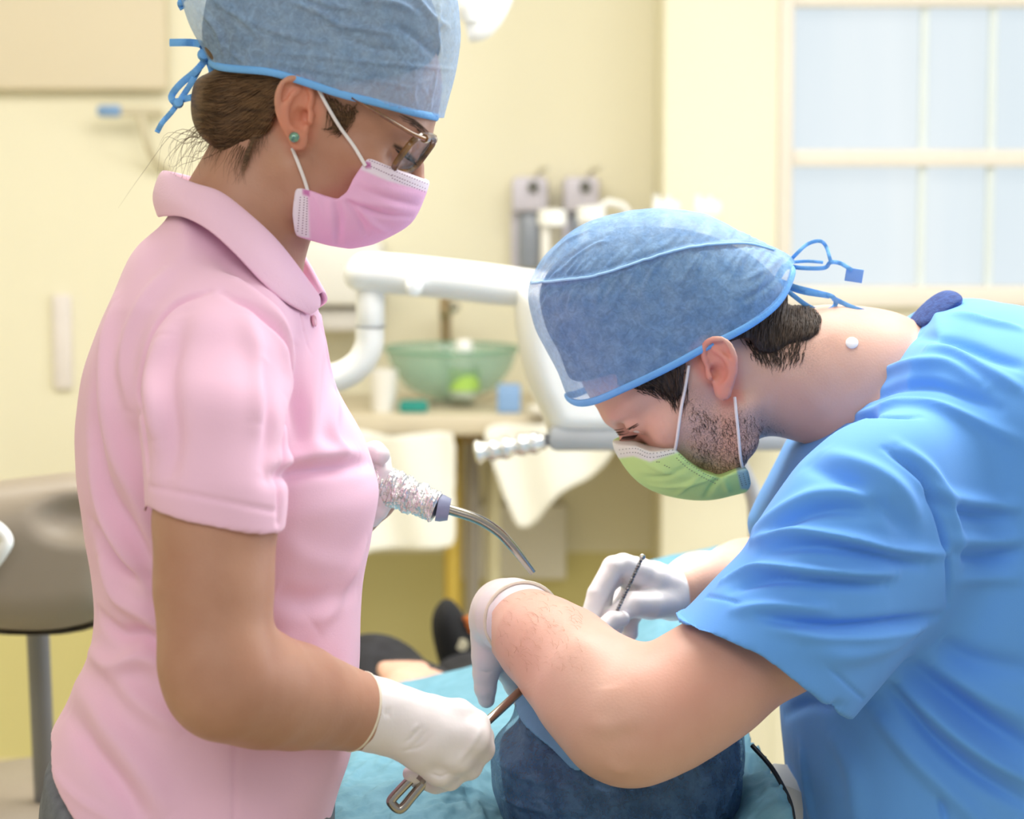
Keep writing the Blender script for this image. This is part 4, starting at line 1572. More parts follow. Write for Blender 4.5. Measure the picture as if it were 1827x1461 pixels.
# ---- earring, eyes
ep = on_surface(tree_w_body, [(525, 245)], .001)
if len(ep):
    MB().lathe([(.001, 0), (.0040, .0005), (.0046, .0016), (.0030, .0034), (.001, .0038)], ep[0], 12, R=axis_rot((0, -1, .1))).build('earring', M('iridescent_stone', (60, 110, 120), rgb2=(140, 190, 150), rough=0.08, vscale=300, coat=1.0, metal=0.3), woman)
for sg in (1, -1):
    MB().lathe([(12.3 * math.sin(t) / 1000 + 1e-5, 12.3 * math.cos(t) / 1000) for t in np.linspace(0, math.pi, 18)], wh.W(76, 31 * sg, 17), 24).build('eye', eye_m, woman)
lsh = []
for k in range(22):
    t = k / 21
    a = np.array(P(706 + 32 * t, 268 + 20 * t, -.19))
    pp = on_surface(tree_w_body, [(706 + 32 * t, 266 + 21 * t)], .0005)
    if len(pp):
        a = pp[0]
        b = a + np.array((.003, -.002, -.004))
        lsh.append(np.array([a, (a + b) / 2 + (.0008, -.001, -.001), b, b + (.001, 0, .0003)]))
if lsh: strands(lsh, .0005).build('eyelashes', M('dark_lashes', (40, 30, 26), rough=0.6), woman, sharp=None)

# ---- gloves
gw = [
    [(645, 1270, -.246, .0345), (672, 1276, -.240, .0335), (710, 1284, -.235, .0305)],
    [(700, 1282, -.235, .029), (760, 1285, -.232, .024), (815, 1283, -.226, .0185), (842, 1296, -.222, .0150)],   # index metacarpal
    [(700, 1290, -.238, .026), (770, 1308, -.240, .022), (838, 1316, -.236, .0170)],
    [(700, 1296, -.238, .024), (765, 1325, -.240, .021), (815, 1345, -.236, .0165)],
    [(700, 1300, -.236, .022), (748, 1340, -.235, .018), (785, 1372, -.230, .0145)],
    [(842, 1296, -.222, .0155), (858, 1315, -.195, .0120), (838, 1322, -.168, .0105), (800, 1325, -.165, .009), (780, 1322, -.178, .0085)],   # index finger
    [(838, 1316, -.236, .0165), (858, 1336, -.210, .0125), (830, 1352, -.176, .0108), (790, 1350, -.168, .0092), (770, 1345, -.180, .0086)],
    [(815, 1345, -.236, .0160), (836, 1366, -.212, .0122), (806, 1382, -.178, .0105), (770, 1378, -.170, .0090), (752, 1368, -.182, .0084)],
    [(785, 1372, -.230, .0142), (802, 1388, -.212, .0112), (778, 1397, -.190, .0098), (748, 1390, -.186, .0088), (734, 1380, -.194, .0080)],
    [(712, 1275, -.225, .020), (765, 1270, -.196, .0150), (812, 1278, -.176, .0115), (846, 1292, -.166, .0095)],   # thumb, on the far side
]
V, Q = hand_mesh(gw, .0065)
V = relax(V, Q, 1, .5)
N_ = normals(V, Q)
tr = bvh(V, Q)
for px_, w_, d_ in [([(690, 1262), (688, 1272), (690, 1280)], 1.2, -1.2), ([(696, 1262), (694, 1272), (696, 1280)], 1.2, -1.2), ([(752, 1296), (738, 1312), (722, 1326)], 1.5, -1.6), ([(762, 1302), (748, 1320), (732, 1336)], 1.5, -1.6), ([(745, 1292), (732, 1306)], 1.5, 1.2),
                    ([(770, 1312), (750, 1332), (720, 1340)], 1.6, -1.5), ([(800, 1380), (786, 1386), (770, 1380)], 1.4, -1.6), ([(858, 1300), (848, 1318), (834, 1338), (815, 1362)], 3, 1.8)]:
    V = stroke(V, N_, tr, px_, w_, d_)
V += N_ * (wobble(V, 120) * .0003)[:, None]
g1 = mesh_obj('glove', V, Q, latex, woman, label='white latex glove on the near hand, closed in a fist')
ax = P(668, 1275, -.240) - P(600, 1258, -.262)
cuff_ring(P(637, 1269, -.248), ax, .0352, .0016).build('rolled_cuff', latex_rim, g1)

glf = [
    [(600, 905, .070, .034), (640, 890, .080, .031), (668, 872, .085, .027)],
    [(655, 850, .075, .022), (672, 835, .070, .018), (688, 822, .062, .0115), (694, 845, .05, .0105), (690, 870, .045, .0095)],
    [(662, 868, .080, .020), (690, 846, .070, .0125), (700, 868, .055, .0105), (694, 890, .050, .0092)],
    [(660, 885, .080, .020), (688, 868, .075, .0115), (697, 892, .058, .0100), (688, 912, .052, .0088)],
    [(655, 895, .080, .019), (676, 892, .078, .0110), (684, 912, .064, .0095), (676, 926, .056, .0082)],
    [(650, 850, .070, .018), (664, 815, .055, .0135), (680, 806, .045, .0110), (690, 812, .040, .0095)],
]
glf = [[(q[0] - 11, *q[1:]) for q in c] for c in glf]
V, Q = hand_mesh(glf, .005)
g2 = mesh_obj('glove', V, Q, latex, woman, label='white latex glove on the far hand, behind the chest, holding the suction tube')

# ================================================================== THE BENDING MAN IN BLUE SCRUBS
YM = 0.12
mskin = skin('fair_skin', (212, 166, 146), (224, 182, 164), masks=(('redness', (222, 132, 116), 0), ('beard', (132, 106, 98), 700)))
scrub_m = M('blue_scrub_cotton', (100, 166, 244), rough=0.8, var=0.02, vscale=6, sheen=0.1, bump=0.15, bscale=900, bdist=.0006)
mh = Head((1264, 667), 0.042, YM, 50, sc=1.08, ear_tilt=29, ear_sc=0.93, ear_out=76, jaw=1.03, lid=-5, brow=1.2).frame(-1)

scrub_out = Outline([(1430, 740), (1490, 640), (1590, 560), (1650, 552), (1715, 535), (1830, 547), (1960, 590), (2090, 700), (2170, 900), (2200, 1200), (2200, 1640), (1450, 1640), (1418, 1480), (1402, 1350), (1396, 1250), (1390, 1120), (1368, 1010), (1340, 945), (1370, 860)], YM, n=4)
torso_m = pillow(scrub_out, YM, 0.212, 0.125, 2.2)
torso_m_in = pillow(scrub_out, YM, 0.175, 0.11, 2.2, off=0.04)
neckline = Outline([(1300, 400), (1668, 400), (1655, 556), (1642, 577), (1602, 616), (1550, 678), (1502, 736), (1462, 770), (1425, 800), (1352, 930), (1300, 960)], YM, n=1, round_=False)
YS = -.120
slv_out = Outline([(1118, 1150), (1213, 1072), (1268, 1020), (1320, 976), (1348, 930), (1390, 868), (1440, 812), (1520, 760), (1620, 740), (1730, 790), (1790, 900), (1770, 1030), (1695, 1125), (1612, 1185), (1517, 1272), (1450, 1350), (1250, 1380)], YS, n=4, blur=1)
_sx = [P(v, 1000, -.12)[0] for v in (1200, 1400, 1560, 1680, 1800)]
slv_Y = lambda p: np.interp(p[:, 0], _sx, [-.172, -.142, -.110, -.085, -.06])
slv_w = lambda p: np.interp(p[:, 0], _sx, [.098, .100, .090, .066, .040])
slv_m = pillow(slv_out, slv_Y, slv_w, .085, 2.1, wmin=.06)
slv_in = pillow(slv_out, slv_Y, lambda p: slv_w(p) - .007, .085, 2.1, off=.0075, wmin=.06)
slv_cut = Outline([(1060, 1060), (1212, 1086), (1262, 1094), (1330, 1118), (1430, 1198), (1519, 1276), (1500, 1450), (1060, 1450)], YS, n=1, round_=False, blur=1)
slv_far = pchain([(1600, 850, .30, .095), (1500, 900, .33, .075), (1430, 960, .35, .068)], .03)
arm_m = pchain([(1590, 890, -.07, .062), (1470, 1060, -.125, .054), (1390, 1130, -.140, .051), (1266, 1216, -.172, .0510), (1190, 1264, -.190, .0505), (1128, 1292, -.200, .0480), (1104, 1282, -.192, .0475), (1050, 1222, -.160, .0475), (1004, 1172, -.115, .0430), (964, 1142, -.070, .0375), (942, 1124, -.025, .0330), (918, 1106, .02, .029)], .03)
arm_m_far = pchain([(1590, 850, .30, .060), (1480, 960, .34, .052), (1400, 1035, .355, .048), (1330, 1035, .31, .040), (1245, 1045, .255, .030), (1215, 1055, .24, .027)], .03)
neck_m = pchain([(1372, 668, YM, .0600), (1470, 668, YM, .0610), (1560, 690, YM, .0690), (1660, 745, YM, .092)], .04)
legs_m = [chain([(1.14 * .9 - .12, y, 0.80, .10), (0.93, y + .0, 0.46, .075), (0.98, y, 0.10, .045), (0.98, y, 0.07, .045)], .03) for y in (-.02, .26)]


def body_m_field(p):
    d = np.full(len(p), 0.5)
    d = U(d, p, mh, 0)
    d = U(d, p, neck_m, .03)
    m = d < 1
    d = U(d, p, torso_m_in, .01)
    d = U(d, p, arm_m, .02)
    d = U(d, p, arm_m_far, .02)
    for l in legs_m: d = U(d, p, l, .03)
    return d


V, Q = surface(body_m_field, (-0.02, -0.30, 0.0), (1.10, 0.46, 1.72), 0.0024, lip=1.7)
V, Q = largest(V, Q)
V = relax(V, Q, 1, 0.4)
N_ = normals(V, Q)
tm_ = bvh(V, Q)
for px_, w_, d_ in [([(1075, 1330), (1110, 1310), (1150, 1320)], 10, -2), ([(1050, 1290), (1090, 1300), (1130, 1290)], 8, 2.0), ([(1120, 1130), (1090, 1180), (1085, 1230)], 14, -2.5), ([(1010, 1110), (1060, 1160), (1090, 1220)], 16, 2),
                    ([(1080, 1360), (1105, 1372), (1130, 1370)], 9, 2.5), ([(1390, 560 + 100), (1440, 700), (1480, 740)], 12, 2.0), ([(1470, 600), (1500, 650), (1520, 700)], 14, -1.5)]:
    V = stroke(V, N_, tm_, px_, w_, d_)
nearm = V[:, 1] < YM
red = np.clip(px_mask(V, [(1225, 605), (1275, 600), (1320, 640), (1325, 715), (1290, 722), (1265, 690), (1228, 650)], 16) * nearm * .6 + px_mask(V, [(1150, 1180), (1330, 1180), (1380, 1240), (1180, 1300)], 170) * .35 + px_mask(V, [(1090, 800), (1130, 780), (1180, 830), (1110, 850)], 50) * .5 + px_mask(V, [(1040, 720), (1120, 740), (1080, 780)], 60) * .25, 0, 1)
beard = px_mask(V, [(1222, 705), (1250, 725), (1290, 745), (1330, 735), (1385, 770), (1398, 812), (1350, 862), (1330, 870), (1240, 860), (1222, 820), (1236, 780)], 60) * nearm * .75
beard = np.maximum(beard, px_mask(V, [(1390, 600), (1460, 590), (1475, 620), (1440, 660), (1370, 650)], 60) * nearm * .35)
man = mesh_obj('person', V, Q, mskin, None, origin=(0.98, .12, 0.0), attrs={'redness': red, 'beard': beard})
props(man, 'bending person in blue scrubs and green mask leaning over the reclined patient', 'person')
tree_m_body = bvh(V, Q)


# ---- scrub top
def scrub_f(p):
    d = np.full(len(p), 0.5)
    t = torso_m(p)
    d = smin(d, t, 0)
    d = smax(d, -neckline(p), .003)
    s_ = slv_m(p)
    m = s_ < 0.2
    if m.any():
        q = p[m]
        cut = -slv_cut(q)
        e = smax(s_[m], cut, .0016)
        inner = smax(slv_in(q), -(cut + .018), .002)
        e = smax(e, -inner, .002)
        d[m] = smin(d[m], e, .026)
        d[m] = np.maximum(d[m], -np.maximum(np.maximum(inner, -cut - .018), -(.08 + q[:, 1]) * -1))
    u = np.full(len(p), 0.5)
    u = U(u, p, slv_far, 0)
    a = P(1430, 960, .35) - P(1500, 900, .33)
    a /= np.linalg.norm(a)
    mm = u < .2
    if mm.any():
        d[mm] = smin(d[mm], smax(u[mm], (p[mm] - P(1440, 950, .35)) @ a, .002), .02)
    return smax(d, 0.66 - p[:, 2], .002)


V, Q = surface(scrub_f, (0.10, -0.32, 0.64), (1.10, 0.46, 1.44), 0.0028, lip=1.8)
V, Q = largest(V, Q)
V = relax(V, Q, 2, .5)
N_ = normals(V, Q)
tr = bvh(V, Q)
for px_, w_, d_ in [
    ([(1345, 965), (1420, 950), (1520, 962), (1600, 980), (1690, 988)], 7, 6), ([(1360, 985), (1440, 972), (1560, 985), (1650, 1005)], 8, -5),
    ([(1290, 1035), (1360, 1015), (1450, 1018), (1540, 1022), (1600, 1024)], 7, 6), ([(1310, 1050), (1380, 1030), (1470, 1035), (1580, 1040)], 8, -5.5),
    ([(1310, 1088), (1390, 1082), (1480, 1086)], 7, 4.5), ([(1360, 1098), (1420, 1112), (1500, 1118), (1600, 1110), (1680, 1100)], 7, -6), ([(1380, 1118), (1450, 1130), (1550, 1130), (1650, 1115)], 9, 5),
    ([(1430, 1150), (1500, 1165), (1580, 1150), (1640, 1120)], 14, 4),
    ([(1350, 945), (1420, 900), (1480, 880), (1580, 885)], 12, 5), ([(1380, 950), (1440, 912), (1500, 905), (1560, 915)], 9, -5),
    ([(1440, 830), (1500, 850), (1560, 890), (1620, 950)], 10, -4), ([(1470, 805), (1540, 830), (1600, 870), (1640, 930)], 12, 4.5),
    ([(1580, 800), (1640, 850), (1672, 920), (1690, 1000), (1695, 1080)], 5, -4.5), ([(1600, 790), (1665, 850), (1700, 930), (1712, 1010)], 9, 4),
    ([(1640, 860), (1700, 890), (1780, 900), (1827, 905)], 9, 4), ([(1650, 885), (1720, 915), (1800, 925)], 8, -4),
    ([(1690, 960), (1760, 965), (1827, 960)], 9, 4.5), ([(1700, 985), (1760, 995), (1827, 985)], 8, -4), ([(1700, 1035), (1770, 1030), (1827, 1030)], 10, 3.5),
    ([(1540, 690), (1600, 660), (1680, 650), (1760, 690)], 9, 4.5), ([(1530, 720), (1600, 690), (1680, 690), (1780, 730)], 8, -4.5), ([(1520, 745), (1600, 720), (1700, 735), (1827, 790)], 9, 4), ([(1640, 600), (1700, 610), (1780, 640), (1827, 660)], 9, -4), ([(1660, 620), (1720, 640), (1827, 700)], 9, 4.5),
    ([(1700, 560), (1760, 575), (1827, 590)], 8, 3), ([(1500, 752), (1560, 742), (1640, 745)], 5, -4),
    ([(1618, 1185), (1690, 1240), (1770, 1300), (1850, 1350)], 14, -10), ([(1600, 1210), (1680, 1290), (1760, 1350), (1850, 1400)], 10, 8), ([(1590, 1230), (1660, 1310), (1740, 1380), (1840, 1440)], 9, -7), ([(1680, 1150), (1740, 1180), (1850, 1200)], 14, -6), ([(1660, 1190), (1750, 1240), (1850, 1290)], 16, 6),
    ([(1560, 1270), (1620, 1340), (1700, 1420), (1760, 1480)], 12, 5), ([(1480, 1300), (1520, 1380), (1530, 1470)], 16, 3), ([(1430, 1330), (1440, 1400), (1450, 1470)], 10, 3), ([(1675, 1395), (1680, 1430), (1690, 1470)], 4, -4), ([(1400, 1275), (1440, 1255), (1500, 1262)], 8, -4),
    ([(1258, 1060), (1330, 1083), (1440, 1160), (1538, 1245)], 2.4, -2.0), ([(1655, 566), (1618, 622), (1566, 686), (1516, 746)], 2.5, -2.2), ([(1648, 570), (1610, 618), (1558, 682), (1508, 740)], 4, 2.2),
]:
    V = stroke(V, N_, tr, px_, w_ * .8, d_, taper=abs(d_) > 2.1, gain=1.9 if abs(d_) > 2.6 else 1.0)
V += N_ * (wobble(V, 22) * .0016 + wobble(V + 2, 50) * .0005)[:, None]
scrub = mesh_obj('scrub_top', V, Q, scrub_m, man)
tree_scrub = bvh(V, Q)
uo = Outline([(1626, 580), (1640, 556), (1668, 530), (1694, 518), (1712, 526), (1706, 545), (1668, 582)], YM, n=4, blur=1, h=.002)
uf = pillow(uo, YM, .055, .016, 2.2)
V, Q = surface(uf, uf.c - np.array([.06, .07, .05]), uf.c + np.array([.06, .07, .05]), .0025)
mesh_obj('undershirt_collar', V, Q, M('navy_denim', (30, 52, 112), rgb2=(52, 84, 150), rough=0.85, vscale=120, stretch=(1, 1, 3), bump=.5, bscale=300), scrub)
# trousers and clogs (below the frame)
tl = [chain([(0.96, y, 0.84, .150), (0.93, y, 0.48, .095), (0.98, y, 0.12, .075), (0.98, y, 0.10, .075)], .04) for y in (.03, .21)]


def tf(p):
    d = smin(tl[0](p), tl[1](p), .02)
    return smax(d, .085 - p[:, 2], .002)


V, Q = surface(tf, (.70, -.18, .06), (1.16, .42, 1.02), .006)
mesh_obj('scrub_trousers', V, Q, scrub_m, man)
for y in (-.0, .24):
    g = chain([(1.03, y, .05, .045), (.95, y, .052, .045), (.86, y, .04, .04), (.81, y, .036, .034)], .02)
    V, Q = surface(lambda p: smax(g(p), .0015 - p[:, 2], .002), (.74, y - .08, -.02), (1.12, y + .08, .12), .004)
    mesh_obj('clog', V, Q, white_pl, man)

# ---- hair
mhair = M('dark_brown_hair', (46, 36, 30), rgb2=(84, 68, 56), rough=0.5, vscale=70, stretch=(4, 1, 1), bump=.5, bscale=220, spec=.4)
mho = Outline([(1398, 508), (1425, 528), (1455, 548), (1472, 572), (1462, 598), (1440, 612), (1412, 616), (1385, 632), (1352, 626), (1338, 604), (1310, 606), (1296, 614), (1286, 606), (1262, 600), (1240, 606), (1228, 628), (1226, 660), (1222, 700), (1214, 738), (1204, 742), (1196, 716), (1172, 694), (1130, 690), (1096, 690), (1100, 664), (1020, 690), (985, 640), (965, 580), (960, 520), (1010, 460), (1120, 410), (1260, 420), (1350, 460)], .055, n=3, blur=1)


capm_out = Outline([(1012, 712), (985, 645), (957, 592), (943, 535), (950, 492), (985, 440), (1040, 400), (1110, 378), (1190, 371), (1262, 383), (1332, 418), (1402, 452), (1420, 474), (1418, 540), (1400, 660), (1300, 760), (1150, 790), (1040, 770)], YM, n=5)
capf_m = pillow(capm_out, YM, .089, .095, 2.3)


capm_band = np.array([(1008, 708), (1030, 711), (1060, 702), (1100, 682), (1150, 658), (1200, 633), (1250, 605), (1300, 582), (1345, 556), (1380, 528), (1400, 496), (1410, 470)], float)


def below_band_m(p):
    q = proj(np.stack([p[:, 0], np.full(len(p), YM), p[:, 2]], 1))
    c = smooth_curve(capm_band, 6)
    return poly_sd(q, np.concatenate([c, [(1480, 470), (1480, 900), (1000, 900), (940, 760)]])) < 0


def mhair_f(p):
    d = smin(smin(mh.skull(p) - .006, mh.bald(p) - .0035, .01), capf_m(p) + .010, .008)
    d = smin(d, neck_m(p) - .0025, .015)
    e = np.maximum(mh(p), .0005 - mh.bald(p))
    d = smax(smax(d, mho(p), .006), .0035 - e, .004)
    up_ = ~below_band_m(p)
    d[up_] = smax(d[up_], capf_m(p[up_]) + .004, .003)
    return d


V, Q = surface(mhair_f, (0.0, .0, 1.20), (.36, .24, 1.46), .0024)
V = relax(V, Q, 2, .5)
hair2 = mesh_obj('hair', V, Q, mhair, man)
th2 = bvh(V, Q)
rs = np.random.default_rng(21)
mb = flow_hair(th2, [[(1300, 575), (1290, 600), (1288, 618)], [(1350, 545), (1335, 590), (1338, 622)], [(1400, 520), (1390, 580), (1380, 636)], [(1430, 530), (1435, 580), (1425, 622)], [(1455, 550), (1466, 580), (1460, 604)]], 420, .0006, .0012, 4, rs, spread=.8)
for gset in ([[(1320, 600), (1340, 630), (1352, 648)], [(1380, 610), (1385, 640), (1384, 660)], [(1440, 600), (1430, 630), (1420, 655)]], [[(1110, 678), (1140, 690), (1175, 700)], [(1150, 665), (1180, 690), (1205, 730)], [(1215, 640), (1220, 690), (1210, 742)]]):
    b = flow_hair(tree_m_body, gset, 170, .00045, .0015, 4, rs, spread=.8)
    mb.add(b.V, b.F)
    b = flow_hair(th2, gset, 120, .0005, .0015, 4, rs, spread=.8)
    mb.add(b.V, b.F)
mb.build('loose_strands', mhair, hair2, sharp=None)
br = flow_hair(tree_m_body, [[(1070, 766), (1085, 770), (1110, 768), (1140, 752)], [(1078, 774), (1092, 776), (1115, 772), (1140, 758)]], 60, .0004, .0008, 2, rs)
br.build('eyebrow', mhair, hair2, sharp=None)
st = []
poly_b = np.array([(1222, 705), (1250, 725), (1290, 745), (1330, 735), (1385, 770), (1398, 812), (1350, 862), (1330, 870), (1240, 850), (1228, 810), (1236, 780)], float)
cand = np.stack([rs.uniform(1215, 1400, 1800), rs.uniform(700, 875, 1800)], 1)
cand = cand[poly_sd(cand, poly_b) < -3 + rs.normal(0, 6, len(cand))][:620]
for c in cand:
    a_ = rs.normal(1.1, .35)
    L = rs.uniform(6, 12)
    pp = on_surface(tree_m_body, [c, c + L * .5 * np.array((math.cos(a_), math.sin(a_))), c + L * np.array((math.cos(a_ + .4), math.sin(a_ + .4)))], .0006)
    if len(pp) == 3: st.append(pp)
sb = strands(st, .00022, n=3).build('beard_stubble', mhair, hair2, sharp=None)
sb['kind'] = 'stuff'

# ---- cap


V, Q = surface(capf_m, capf_m.c - np.array([.17, .13, .15]), capf_m.c + np.array([.17, .13, .15]), .0018)
V = relax(V, Q, 2, .5)
N_ = normals(V, Q)
tr = bvh(V, Q)
seam = [(950, 505), (1000, 500), (1060, 492), (1130, 470), (1200, 448), (1260, 437), (1330, 434), (1380, 446)]
V = stroke(V, N_, tr, seam, 2.2, 2.6, taper=False)
V = stroke(V, N_, tr, [(x, y + 7) for x, y in seam], 2.0, -1.3, taper=False)
sc_ = smooth_curve(seam, 8)
for i in range(46):
    t = rs.random()
    q = sc_[int(t * (len(sc_) - 1))]
    L = rs.uniform(25, 70)
    dx = -.42 + rs.normal(0, .12)
    V = stroke(V, N_, tr, [(q[0] + 2, q[1] + 5), (q[0] + dx * L * .5, q[1] + L * .5), (q[0] + dx * L * 1.1, q[1] + L)], rs.uniform(1.3, 2.2), rs.uniform(1.2, 2.6))
    if i < 34:
        L = rs.uniform(18, 48)
        V = stroke(V, N_, tr, [(q[0] + 1, q[1] - 5), (q[0] + .35 * L, q[1] - L * .55), (q[0] + .7 * L, q[1] - L)], rs.uniform(1.3, 2.0), rs.uniform(1.0, 2.0))
for px_, w_, d_ in [([(955, 500), (1000, 440), (1060, 405)], 3, 2.5), ([(975, 500), (1020, 455), (1080, 420)], 3, -2), ([(985, 495), (1050, 440), (1085, 430)], 2.5, 2), ([(1400, 455), (1370, 480), (1330, 500)], 3, 2.5), ([(1405, 470), (1370, 510), (1320, 540)], 3, -2), ([(955, 560), (975, 540), (980, 510)], 2.5, 2),
                    ([(1290, 385), (1330, 420), (1350, 436)], 2.5, 2), ([(1390, 460), (1360, 500), (1340, 540)], 3, 2)]:
    V = stroke(V, N_, tr, px_, w_, d_)
V += N_ * (wobble(V, 40) * .0009 + wobble(V + 1, 95) * .0004)[:, None]
keep = ~below_band_m(V)
V, Q = subset(V, Q, keep[Q].all(1))
capm_m = nonwoven('blue_nonwoven', (124, 174, 230), (156, 200, 246), 0.54)
cap2 = mesh_obj('surgical_cap', V, Q, capm_m, man)
sp_ = on_surface(bvh(V, Q), smooth_curve(seam, 8), .0008)
MB().tube(sp_, .0013, n=8).build('seam', M('pale_blue_seam', (160, 204, 242), rough=.7, var=.06, vscale=200), cap2)
near, ring = band_points(capf_m, capm_band, YM, .14)
mesh_obj('band', *ring_band(ring, .0072, .0022, P(1210, 600, YM)), tie_m, cap2)


def ties(specs, Yt, parent, mat, name='tie'):
    for l, w_ in specs:
        c = smooth_curve(l, 6)
        pts = np.array([P(a, b, Yt + .004 * math.sin(i * .6)) for i, (a, b) in enumerate(c)])
        r_ = ribbon(pts, w_ * S(Yt), .0015, (0, 1, 0))
        r_.build(name, mat, parent)


ties([([(1405, 470), (1418, 456), (1440, 436), (1462, 430), (1474, 440), (1482, 466)], 7), ([(1405, 474), (1430, 478), (1470, 478), (1482, 468), (1500, 470), (1520, 482)], 8), ([(1408, 468), (1440, 466), (1468, 468)], 6),
      ([(1390, 500), (1420, 512), (1460, 522), (1486, 530), (1490, 545), (1470, 556), (1440, 545), (1400, 515)], 9), ([(1392, 506), (1430, 520), (1480, 528)], 10), ([(1486, 532), (1520, 548), (1556, 560)], 9)], YM - .015, cap2, tie_m)
MB().box(P(1524, 491, YM - .015), (.018, .0018, .014), .0006, rot=Matrix.Rotation(.15, 3, 'Y')).build('tie_end', M('pale_blue_tie', (132, 176, 240), rough=.7), cap2)

# ---- mask
mmo = Outline([(1060, 780), (1096, 798), (1134, 794), (1160, 803), (1202, 797), (1228, 822), (1250, 838), (1283, 850), (1312, 836), (1332, 832), (1342, 866), (1336, 890), (1270, 925), (1160, 915), (1060, 850)], .07, n=2, round_=False, blur=1, h=.002)
mmb = Outline([(1093, 796), (1108, 824), (1128, 850), (1158, 872), (1206, 887), (1262, 891), (1310, 881), (1352, 866), (1420, 800), (1360, 700), (1200, 690), (1120, 740), (1096, 770)], YM, n=3)
mmf = pillow(mmb, YM, .0720, .062, 2.15)


def mask_m_f(p):
    return smax(mmf(p), mmo(p), .0012)


V, Q = surface(mask_m_f, (P(1070, 0, YM)[0], YM - .10, P(0, 910, YM)[2]), (P(1370, 0, YM)[0], YM + .10, P(0, 770, YM)[2]), .0017)
V = relax(V, Q, 1, .5)
N_ = normals(V, Q)
tr = bvh(V, Q)
for px_, w_, d_ in [([(1284, 852), (1270, 868), (1258, 888)], 3, -3), ([(1276, 850), (1240, 862), (1200, 868), (1160, 866)], 3, 2.2), ([(1290, 854), (1296, 868), (1300, 880)], 3, 2), ([(1230, 830), (1190, 850), (1150, 852)], 3.5, -1.8), ([(1255, 845), (1220, 872), (1206, 884)], 3, 2), ([(1140, 815), (1180, 840), (1220, 850)], 4, 1.6)]:
    V = stroke(V, N_, tr, px_, w_, d_)
ew = np.clip(px_mask(V, [(1080, 785), (1134, 786), (1160, 795), (1205, 789), (1212, 806), (1160, 824), (1130, 814), (1102, 818)], 4), 0, 1)
ee = px_mask(V, [(1312, 828), (1345, 824), (1352, 875), (1322, 872)], 4)
gm_m = M('green_mask_cloth', (202, 238, 150), rough=.8, var=.03, vscale=30, bump=.2, bscale=500, bdist=.001, masks=(('edge', (230, 234, 224), 0), ('end', (160, 196, 196), 0)))
mask2 = mesh_obj('face_mask', V, Q, gm_m, man, attrs={'edge': ew, 'end': ee})
tm2 = bvh(V, Q)
dots = MB()
for l in ([(1100, 803), (1134, 800), (1160, 809), (1200, 803)], [(1103, 810), (1134, 807), (1160, 816), (1202, 808)], [(1208, 808), (1230, 828), (1255, 844), (1280, 856)], [(1204, 814), (1226, 834), (1252, 850), (1276, 862)], [(1318, 845), (1324, 866)], [(1325, 842), (1331, 864)], [(1332, 840), (1337, 862)],
          [(1168, 824), (1176, 824)], [(1182, 828), (1194, 834)]):
    c = smooth_curve(l, 12)
    acc = 0
    for i in range(1, len(c)):
        acc += np.linalg.norm(c[i] - c[i - 1])
        if acc > 3.6:
            acc = 0
            pp = on_surface(tm2, [c[i]], .0002)
            if len(pp): dots.box(pp[0], (.0011, .0006, .0006))
dots.build('stitching', M('grey_stitch', (112, 124, 110), rough=.8), mask2, sharp=None)
for l in ([(1203, 803), (1208, 770), (1216, 720), (1224, 680), (1228, 650)], [(1322, 840), (1320, 800), (1316, 750), (1312, 712)]):
    c = smooth_curve(l, 6)
    pts = []
    for i, (a, b) in enumerate(c):
        p3 = on_surface(tree_m_body, [(a, b)], .005)
        pts.append(p3[0] if len(p3) else P(a, b, .04))
    pts = np.array(pts)
    for _ in range(6): pts[1:-1] = (pts[:-2] + 2 * pts[1:-1] + pts[2:]) / 4
    MB().tube(pts, .0016, n=8).build('ear_loop', elastic, mask2)
for sg in (1, -1):
    MB().lathe([(12.6 * 1.08 * math.sin(t) / 1000 + 1e-5, 12.6 * 1.08 * math.cos(t) / 1000) for t in np.linspace(0, math.pi, 18)], mh.W(76, 31 * sg, 17), 24).build('eye', eye_m, man)
lsh = []
for k in range(16):
    t = k / 15
    pp = on_surface(tree_m_body, [(1112 + 26 * t, 779 - 4 * t)], .0005)
    if len(pp):
        a = pp[0]
        b = a + np.array((-.004, -.003, -.004))
        lsh.append(np.array([a, (a + b) / 2, b, b + (-.001, 0, 0)]))
if lsh: strands(lsh, .0004).build('eyelashes', MATS['dark_lashes'], man, sharp=None)
pp = on_surface(tree_m_body, [(1520, 612)], 0.0)
if len(pp):
    nr = np.array(tree_m_body.find_nearest(Vector(pp[0].tolist()))[1])
    MB().lathe([(.0064, -.001), (.0064, .0010), (.005, .0020), (.001, .0022)], pp[0], 18, R=axis_rot(nr)).build('adhesive_patch', elastic, man, label='small white patch on the neck')
# fine hairs on the forearm
ah = []
for _ in range(170):
    c = np.array((rs.uniform(890, 1040), rs.uniform(1060, 1200)))
    a_ = rs.normal(2.2, .5)
    L = rs.uniform(8, 20)
    p3 = on_surface(tree_m_body, [c, c + L * .5 * np.array((math.cos(a_), -math.sin(a_))), c + L * np.array((math.cos(a_ + .3), -math.sin(a_ + .3)))], .0006)
    if len(p3) == 3 and np.linalg.norm(p3[2] - p3[0]) < .02: ah.append(p3)
o_ = strands(ah, .00012, n=3).build('arm_hair', M('light_brown_hair', (176, 130, 102), rough=.6), man, sharp=None)
o_['kind'] = 'stuff'

